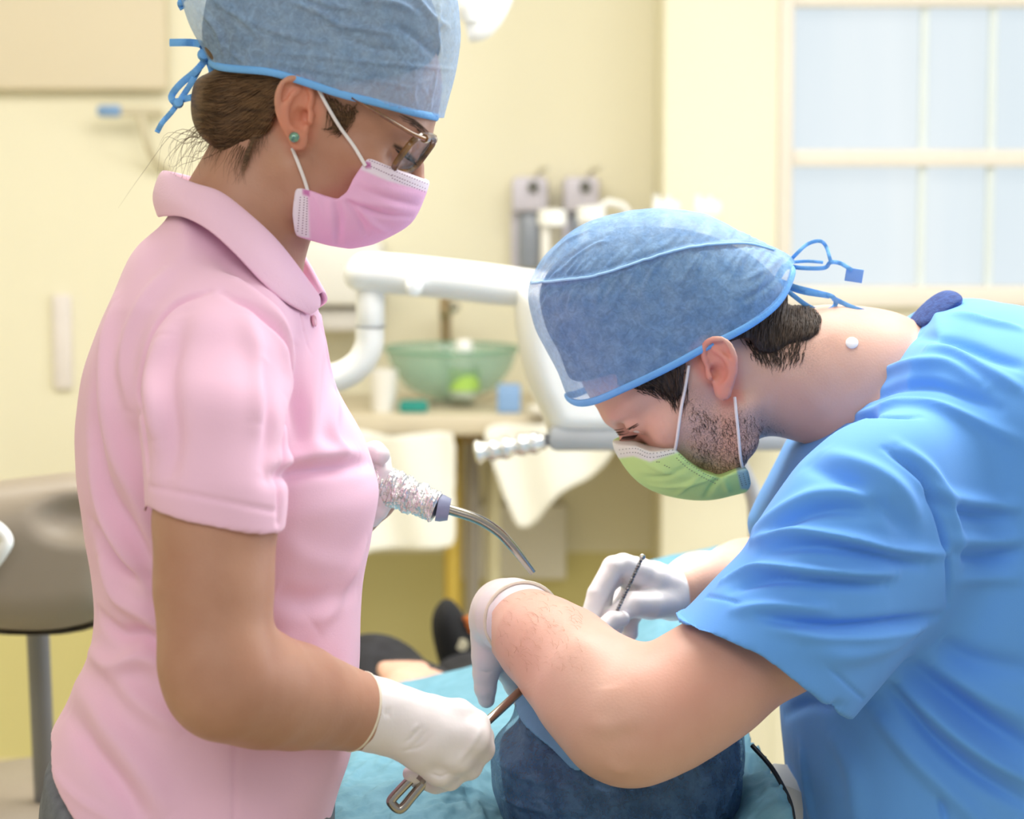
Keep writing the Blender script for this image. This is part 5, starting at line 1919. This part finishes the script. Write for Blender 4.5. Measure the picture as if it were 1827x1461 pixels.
# ---- gloves
gl_ = [
    [(929, 1105, -.012, .0374), (914, 1099, .014, .0376), (901, 1096, .040, .0355)],
    [(902, 1096, .040, .034), (886, 1110, .052, .028), (878, 1135, .058, .022), (873, 1168, .058, .0175)],
    [(905, 1100, .04, .030), (905, 1130, .065, .026), (905, 1165, .08, .021), (908, 1185, .085, .0165)],
    [(915, 1100, .04, .030), (930, 1130, .07, .026), (945, 1155, .10, .020)],
    [(920, 1100, .05, .028), (955, 1120, .09, .022), (985, 1135, .115, .017)],
    [(873, 1166, .058, .0165), (867, 1200, .060, .0135), (866, 1228, .062, .0112), (868, 1248, .064, .0088)],      # little finger, hanging free
    [(908, 1185, .085, .0165), (920, 1222, .095, .0120), (934, 1250, .10, .0100), (945, 1265, .10, .0085)],
    [(945, 1155, .10, .0180), (985, 1180, .12, .0130), (1030, 1185, .13, .0105), (1050, 1175, .145, .0090)],
    [(985, 1135, .115, .0165), (1030, 1140, .12, .0125), (1070, 1125, .140, .0105), (1092, 1107, .15, .0095), (1110, 1104, .155, .0085)],
    [(960, 1120, .05, .020), (1010, 1150, .05, .0150), (1060, 1160, .09, .0115), (1090, 1150, .12, .0095)],
]
V, Q = hand_mesh(gl_, .007)
V = relax(V, Q, 2, .5)
N_ = normals(V, Q)
tr = bvh(V, Q)
for px_, w_, d_ in [([(872, 1070), (866, 1100), (862, 1130)], 2.5, -1.2), ([(880, 1060), (872, 1095), (870, 1140)], 2.2, 1.2), ([(856, 1196), (868, 1200), (880, 1196)], 1.5, -.8)]:
    V = stroke(V, N_, tr, px_, w_, d_)
gm1 = mesh_obj('glove', V, Q, latex, man, label='white latex glove on the near hand, bent down at the wrist')
ax = P(908, 1092, .03) - P(945, 1122, -.05)
cuff_ring(P(932, 1106, -.018), ax, .0380, .0018, squash=1.0).build('rolled_cuff', latex_rim, gm1)
gr_ = [
    [(1252, 1050, .255, .0310), (1225, 1055, .245, .0295), (1200, 1062, .235, .0280)],
    [(1200, 1052, .230, .024), (1165, 1034, .215, .0200), (1140, 1022, .205, .0155)],
    [(1200, 1060, .245, .024), (1168, 1050, .235, .0200), (1140, 1040, .225, .0160)],
    [(1200, 1070, .250, .022), (1172, 1072, .250, .0180), (1150, 1070, .245, .0150)],
    [(1140, 1020, .205, .0150), (1112, 1008, .195, .0125), (1094, 1012, .188, .0122), (1066, 1060, .176, .0112), (1052, 1100, .168, .0095), (1050, 1112, .166, .0085)],
    [(1140, 1036, .225, .0150), (1104, 1022, .212, .0125), (1080, 1042, .200, .0120), (1072, 1085, .186, .0108), (1070, 1115, .178, .0090)],
    [(1150, 1068, .245, .0145), (1118, 1060, .232, .0120), (1100, 1088, .215, .0112), (1098, 1118, .200, .0095)],
    [(1160, 1080, .255, .0140), (1135, 1085, .245, .0115), (1122, 1108, .230, .0105), (1124, 1130, .215, .009)],
    [(1195, 1070, .220, .0200), (1160, 1078, .196, .0165), (1130, 1078, .180, .0140), (1106, 1092, .172, .0112), (1094, 1098, .170, .0095)],
]
V, Q = hand_mesh(gr_, .0045)
V = relax(V, Q, 1, .5)
gm2 = mesh_obj('glove', V, Q, latex, man, label='white latex glove on the far hand, holding a slim probe in a pen grip')
cuff_ring(P(1252, 1048, .256), P(1225, 1055, .245) - P(1262, 1042, .265), .0320, .0016).build('rolled_cuff', latex_rim, gm2)

# ================================================================== THE PATIENT UNDER THE DRAPE
pskin = skin('patient_skin', (226, 170, 146), (236, 188, 164))
ph = Head((1100, 1300), 0, 0, 0, sc=1.0)
ph.O = np.array((0.105, 0.075, 0.862))
ph.R = np.stack([(0, 0.10, 0.995), (-1, 0, 0), (0, -0.995, 0.10)], 1)
ph.c = ph.O + ph.R @ np.array((20, 0, 10)) / 1000
ph.r = .155
hipL, hipR = np.array((-.02, .90, .64)), np.array((.13, .92, .64))
kneeA, ankA = P(668, 1230, 1.18), P(560, 1280, 1.55)
kneeB, ankB = P(885, 1290, 1.18), P(828, 1225, 1.40)
handp = P(718, 1212, .96)
bparts = [chain([(.105, .17, .835, .055), (.105, .26, .815, .06)], .02), chain([(.03, .34, .775, .085), (.18, .34, .775, .085)], .03), chain([(.105, .36, .76, .12), (.07, .62, .735, .12), (.05, .88, .655, .12)], .05),
          chain([(*hipL, .085), (*kneeA, .058), (*ankA, .040)], .03), chain([(*hipR, .085), (*kneeB, .058), (*ankB, .040)], .03),
          chain([(-.06, .36, .775, .050), (-.17, .62, .735, .042), (*(handp + (0, -.08, -.005)), .026), (*handp, .022)], .02), chain([(.235, .36, .755, .048), (.245, .62, .735, .042), (.20, .80, .745, .028)], .02)]
for k in range(4):
    a = handp + np.array((-.026 + .017 * k, .02, .010))
    bparts.append(chain([(*(handp + (-.018 + .012 * k, -.01, .004)), .012), (*a, .0105), (*(a + (.004, .03, -.008)), .0085), (*(a + (.004, .045, -.024)), .0075)], .004))
bparts.append(chain([(*(handp + (.02, -.03, .0)), .012), (*(handp + (.042, .0, .004)), .010), (*(handp + (.052, .022, -.002)), .0085)], .004))


def pf(p):
    d = np.full(len(p), .5)
    d = U(d, p, ph, 0)
    for b in bparts: d = U(d, p, b, .012)
    return d


V, Q = surface(pf, (-.42, -.10, .50), (.44, 1.66, 1.02), .004)
V, Q = largest(V, Q)
patient = mesh_obj('person', V, Q, pskin, None, origin=(.06, .7, .60))
props(patient, 'reclined patient with a dark blue cap and black trousers under the teal drape', 'person')
black = M('black_cloth', (34, 34, 38), rough=.85, rgb2=(52, 52, 58), vscale=40, bump=.2, bscale=300)
trs = [chain([(*hipL, .105), (*kneeA, .073), (*(kneeA + (ankA - kneeA) * .92), .058)], .04), chain([(*hipR, .105), (*kneeB, .073), (*(kneeB + (ankB - kneeB) * .92), .058)], .04)]


def ptf(p):
    d = smin(trs[0](p), trs[1](p), .03)
    return d + wobble(p, 20) * .002


V, Q = surface(ptf, (-.46, .76, .50), (.32, 1.62, .90), .005)
V, Q = largest(V, Q)
mesh_obj('trousers', V, Q, black, patient)
YF = 1.42
so = Outline([(770, 1118), (774, 1090), (790, 1070), (808, 1072), (828, 1098), (846, 1136), (858, 1190), (850, 1225), (800, 1225), (786, 1190), (776, 1155)], YF, n=4, blur=1)
sf = pillow(so, YF, .045, .035, 2.2)
V, Q = surface(sf, sf.c - np.array([.08, .06, .1]), sf.c + np.array([.08, .06, .1]), .003)
shoe = mesh_obj('shoe', V, Q, M('black_suede', (30, 30, 32), rough=.9, var=.2, bump=.3, bscale=300), patient)
lm = MB()
for r_ in (1104, 1114, 1124):
    lm.tube([P(830 + (r_ - 1104) * .45, r_, YF - .03), P(846 + (r_ - 1104) * .45, r_ - 3, YF), P(850 + (r_ - 1104) * .45, r_ - 2, YF + .03)], .004, n=8)
lm.build('laces', M('orange_lace', (226, 120, 40), rough=.6), shoe)
MB().lathe([(.001, 0), (.009, 0), (.010, .002), (.001, .003)], P(824, 1150, YF - .040), 14, R=axis_rot((.2, -1, .2))).build('eyelet_patch', M('beige_patch', (196, 188, 160), rough=.6), shoe)
x, y, z = ankA
g = chain([(x + .01, y + .05, z - .02, .04), (x - .01, y + .06, z + .06, .038), (x - .02, y + .07, z + .14, .034)], .02)
V, Q = surface(g, (x - .1, y - .04, z - .1), (x + .1, y + .16, z + .22), .004)
mesh_obj('shoe', V, Q, MATS['black_suede'], patient)

# hair and bouffant cap
co = Outline([(878, 1352), (886, 1322), (908, 1304), (918, 1285), (922, 1262), (960, 1236), (1050, 1212), (1200, 1212), (1300, 1246), (1330, 1300), (1337, 1380), (1316, 1452), (1262, 1545), (1100, 1590), (950, 1545), (894, 1455)], 0.0, n=5)
YP = 0.03
cpf = pillow(co, YP, .135, .105, 2.1)
phair = lambda p: smax(smin(smin(ph.skull(p) - .008, ell((.105, -.005, .845), (.098, .075, .085))(p), .02), cpf(p) + .007, .02), p[:, 1] - .13, .01)
V, Q = surface(phair, (-.06, -.14, .66), (.27, .2, 1.02), .004)
mesh_obj('hair', V, Q, mhair, patient)
V, Q = surface(cpf, cpf.c - np.array([.2, .16, .2]), cpf.c + np.array([.2, .16, .2]), .0026)
keep = V[:, 1] < .10
V, Q = subset(V, Q, keep[Q].all(1))
V, Q = largest(V, Q)
V = relax(V, Q, 2, .5)
N_ = normals(V, Q)
tr = bvh(V, Q)
rs = np.random.default_rng(4)
for px_, w_, d_ in [([(884, 1350), (930, 1385), (1010, 1405), (1100, 1420)], 3, 3), ([(890, 1420), (940, 1440), (1040, 1450)], 3, 3), ([(925, 1300), (990, 1325), (1050, 1380)], 3, 4), ([(930, 1312), (985, 1340), (1040, 1392)], 4, -3), ([(1325, 1330), (1316, 1390), (1290, 1450)], 3, 3.5), ([(1300, 1320), (1300, 1380), (1270, 1440)], 3, 2.5)]:
    V = stroke(V, N_, tr, px_, w_, d_)
for i in range(60):
    x0_, y0_ = rs.uniform(890, 1330), rs.uniform(1300, 1450)
    a_ = rs.uniform(-.4, 1.2)
    L = rs.uniform(20, 60)
    V = stroke(V, N_, tr, [(x0_, y0_), (x0_ + L * .5 * math.cos(a_), y0_ + L * .5 * math.sin(a_)), (x0_ + L * math.cos(a_ + .3), y0_ + L * math.sin(a_ + .3))], rs.uniform(1.2, 2.0), rs.uniform(2.2, 4.2))
V += N_ * (wobble(V, 45) * .0026 + wobble(V + 1, 100) * .0007)[:, None]
bm_ = M('dark_blue_nonwoven', (70, 108, 150), rgb2=(108, 148, 190), rough=.75, vscale=45, detail=6, bump=.7, bscale=85, alpha=.60, spec=.25, bdist=.004)
bcap = mesh_obj('bouffant_cap', V, Q, bm_, patient)
fo_ = Outline([(924, 1262), (950, 1246), (1010, 1270), (1060, 1330), (1030, 1372), (985, 1340), (930, 1312), (918, 1290)], -.09, n=4, blur=1)


def brim(p):
    return smax(np.abs(cpf(p) - .004) - .0018, fo_(p), .002)


V, Q = surface(brim, (-.05, -.16, .80), (.20, .06, 1.0), .0022)
V, Q = largest(V, Q)
mesh_obj('brim', V, Q, M('pale_blue_brim', (112, 160, 200), rough=.75, var=.04, vscale=60, bump=.3, bscale=260), bcap)

# ---- drape: one crinkled teal sheet lying over the patient
nx, ny = 240, 300
gx = np.linspace(-.36, .50, nx)
gy = np.linspace(-.16, .80, ny)
X, Y_ = np.meshgrid(gx, gy, indexing='ij')
sm = lambda t: np.clip(t, 0, 1) ** 2 * (3 - 2 * np.clip(t, 0, 1))
far_px = np.array([(560, 1262), (640, 1240), (720, 1216), (860, 1184), (960, 1150), (1060, 1080), (1150, 1012), (1180, 1003), (1240, 992), (1320, 972), (1420, 960), (1500, 985)], float)
fw = np.array([P(a, b, .78) for a, b in far_px])
zf = np.interp(X, fw[:, 0], fw[:, 2])
near_px = np.array([(480, 1500), (600, 1461), (760, 1440), (880, 1440), (1105, 1470), (1300, 1430), (1345, 1405), (1400, 1400), (1440, 1420), (1520, 1500)], float)
nw = np.array([P(a, b, -.02) for a, b in near_px])
zn = np.interp(X, nw[:, 0], nw[:, 2])
t = sm((Y_ - .02) / .74)
Z = zn * (1 - t) + zf * t
hd = np.exp(-(((X - .105) / .13) ** 2 + ((Y_ - .02) / .16) ** 2) ** 1.5)
Z -= .05 * hd
bulge = np.exp(-((X - .10) / .17) ** 4) * sm((Y_ - .12) / .15)
Z += .02 * bulge * (1 - t)
Z -= .55 * np.maximum(0, (-.30 - X)) + .5 * np.maximum(0, X - .44)
Z -= .45 * np.maximum(0, Y_ - .775) + .3 * np.maximum(0, -.10 - Y_)
pts = np.stack([X.ravel(), Y_.ravel(), Z.ravel()], 1)
ridge = lambda q: 1 - np.abs(wobble(q, 1.0)).clip(0, 1)
q = pts * np.array((30, 18, 10))
near_ = sm((.42 - Y_.ravel()) / .3) * .85 + .15
Zr = .0062 * ridge(q) * near_ + .0048 * ridge(pts * np.array((70, 45, 20)) + 4) * near_ + .0022 * ridge(pts * np.array((130, 95, 40)) + 9) * near_ + .004 * wobble(pts, 6)
pts[:, 2] += Zr
Fd = np.array([[i * ny + j, (i + 1) * ny + j, (i + 1) * ny + j + 1, i * ny + j + 1] for i in range(nx - 1) for j in range(ny - 1)])
N_ = normals(pts, Fd)
tr = bvh(pts, Fd)
for px_, w_, d_ in [([(870, 1345), (930, 1322), (1000, 1310)], 3, -5), ([(865, 1350), (930, 1330)], 4, 5), ([(845, 1420), (858, 1461), (862, 1500)], 4, 6), ([(820, 1400), (840, 1420), (850, 1461)], 4, -4), ([(632, 1395), (650, 1430), (668, 1461)], 2, -3), ([(600, 1440), (640, 1400), (690, 1370)], 2, 2),
                    ([(775, 1420), (820, 1408), (860, 1415)], 3, 5), ([(780, 1436), (830, 1425), (870, 1440)], 3, -3.5), ([(800, 1360), (850, 1368), (880, 1400)], 4, 3.5), ([(640, 1300), (760, 1230), (850, 1196)], 3, 1.5),
                    ([(1345, 1340), (1380, 1390), (1410, 1440)], 3, -3)]:
    pts = stroke(pts, N_, tr, px_, w_, d_)
# hem line and the corner that stays open on the right, beside the head
qx = proj(pts)
inside = poly_sd(qx, np.array([(1338, 1316), (1350, 1324), (1376, 1366), (1398, 1402), (1414, 1440), (1422, 1500), (1600, 1700), (1900, 1400), (1900, 1290), (1420, 1290), (1392, 1262), (1345, 1270)], float)) < 0
cutm = (inside & (pts[:, 1] < .45)) | ((pts[:, 0] > .268) & (pts[:, 1] < .36)) | ((pts[:, 0] < -.205) & (pts[:, 1] < .03))
pts, Fd = subset(pts, Fd, (~cutm)[Fd].all(1))
pts, Fd = largest(pts, Fd)
drape_m = M('teal_drape', (98, 152, 172), rough=.75, rgb2=(112, 164, 184), vscale=40, bump=.35, bscale=160, bdist=.002)
dr = mesh_obj('surgical_drape', pts, Fd, drape_m, None, origin=(.06, .32, .78))
md = dr.modifiers.new('thickness', 'SOLIDIFY')
md.thickness = .002
props(dr, 'teal crinkled paper drape spread over the reclined patient', 'drape')

# ---- the dental chair below
uph = M('pale_upholstery', (226, 222, 214), rough=.45, var=.02)
ch = empty('dental_chair', (.08, .75, 0), 'pale dental chair carrying the reclined patient under the teal drape', 'chair')
MB().box((.105, -.01, .705), (.30, .24, .07), .03).build('headrest', uph, ch)
MB().box((.09, .42, .585), (.50, .62, .10), .04).build('backrest', uph, ch)
MB().box((.05, .98, .48), (.50, .50, .10), .04).build('seat', uph, ch)
MB().box((-.02, 1.42, .47), (.44, .40, .08), .035).build('leg_rest', uph, ch)
MB().box((.08, .75, .40), (.30, .60, .14), .04).build('frame', mid_grey, ch)
MB().lathe([(.30, 0), (.30, .04), (.12, .07), (.10, .38)], (.08, .75, 0), 36).build('base', white_pl, ch)
MB().tube(smooth_curve([P(1342, 1330, .02), P(1374, 1366, .0), P(1396, 1402, -.01), P(1412, 1440, -.02), P(1420, 1500, -.03)], 5), .0024, n=10).build('headrest_edge', M('black_plastic', (30, 34, 38), rough=.4), ch)
c_ = P(1394, 1392, .09)
MB().box((c_[0], c_[1], c_[2] - .02), (.05, .10, .06), .02, rot=Matrix.Rotation(.5, 3, 'Y')).box((c_[0] - .03, c_[1], (c_[2] + .66) / 2 - .02), (.03, .06, c_[2] - .66), .01).build('head_support', uph, ch)

# ================================================================== HAND-HELD INSTRUMENTS
YI = .045
suction = empty('suction_tube', P(736, 880, YI), 'foil-wrapped suction tube with curved steel tip, held before the pink shirt', 'dental instrument')
A_, B_ = P(655, 852, .06), P(780, 905, YI)
tt = np.linspace(0, 1, 60)
rs = np.random.default_rng(8)
rr = (.0215 - .0065 * tt) + rs.normal(0, .0004, 60)
V, F = [], []
nn = 40
Ax = axis_rot(B_ - A_)
for i, t in enumerate(tt):
    for j in range(nn):
        a = 2 * math.pi * j / nn
        p0 = np.array((math.cos(a), math.sin(a), t * 6))
        r = rr[i] * (1 + .05 * math.sin(3 * a + t * 21) + .05 * math.sin(5 * a - t * 34 + 1) + rs.normal(0, .022))
        V.append(A_ + (B_ - A_) * t + Ax @ np.array((r * math.cos(a), r * math.sin(a), 0)))
for i in range(59):
    for j in range(nn):
        F.append([i * nn + j, i * nn + (j + 1) % nn, (i + 1) * nn + (j + 1) % nn, (i + 1) * nn + j])
F.append(list(range(nn))[::-1])
F.append(list(range(59 * nn, 60 * nn)))
mesh_obj('foil_handle', V, F, foil, suction, smooth=False)
C_ = P(802, 909, YI)
MB().tube([B_, B_ * .6 + C_ * .4, C_], [.0140, .0138, .0112], n=24).build('collar', M('grey_blue_plastic', (142, 150, 178), rough=.4), suction)
tip = smooth_curve(np.array([(*P(798, 908, YI), .0053), (*P(850, 925, YI), .0052), (*P(888, 948, YI), .0050), (*P(915, 976, YI), .0046), (*P(935, 1001, YI), .0040), (*P(951, 1022, YI), .0034)]), 6)
MB().tube(tip[:, :3], tip[:, 3], n=18).build('tip', steel, suction)

mirror = empty('cheek_retractor', P(800, 1340, -.19), 'steel rod with a looped end gripped in the near gloved fist', 'dental instrument')
r0, r1, r2 = P(940, 1222, -.10), P(868, 1288, -.175), P(748, 1392, -.195)
MB().tube(smooth_curve([P(968, 1196, -.07), r0, r1, P(810, 1338, -.19), r2], 6), .0042, n=14).build('rod', steel, mirror)
loop = MB()
dirv = (P(700, 1440, -.2) - P(748, 1392, -.195))
L0, L1 = P(752, 1386, -.193), P(704, 1438, -.200)
ax_ = (L1 - L0)
ln = np.linalg.norm(ax_)
ax_ /= ln
sd = np.cross(ax_, (0, -1.0, 0))
sd /= np.linalg.norm(sd)
c = [L0 + sd * .0056, L0 + ax_ * ln * .55 + sd * .0062, L0 + ax_ * ln * .93 + sd * .0060, L1 + sd * .003, L1 - sd * .003, L0 + ax_ * ln * .9 - sd * .0064, L0 + ax_ * ln * .5 - sd * .0058, L0 - sd * .0050]
loop.tube(smooth_curve(c, 5), .0046, n=12, flat=1.0)
loop.build('loop', steel, mirror)
MB().tube([L0 - ax_ * .012, L0 + ax_ * .004], [.0042, .0075], n=14).build('neck', steel, mirror)

probe = empty('dental_probe', P(1118, 1050, .165), 'slim twisted steel probe in the far hand of the bending man', 'dental instrument')
a0, a1 = P(1146, 994, .150), P(1098, 1096, .158)
tt = np.linspace(0, 1, 90)
e1 = np.array((0, 1.0, 0))
e2 = np.cross((a1 - a0) / np.linalg.norm(a1 - a0), e1)
for ph_ in (0, math.pi):
    MB().tube(np.array([a0 + (a1 - a0) * t + .0011 * (math.cos(t * 70 + ph_) * e1 + math.sin(t * 70 + ph_) * e2) for t in tt]), .0011, n=6).build('wire', M('dark_steel', (150, 150, 154), rough=.25, metal=1.0, var=.1), probe)
MB().lathe([(.001, -.0035), (.003, -.002), (.0036, 0), (.003, .002), (.001, .0035)], a0, 14).build('tip_ball', chrome, probe)
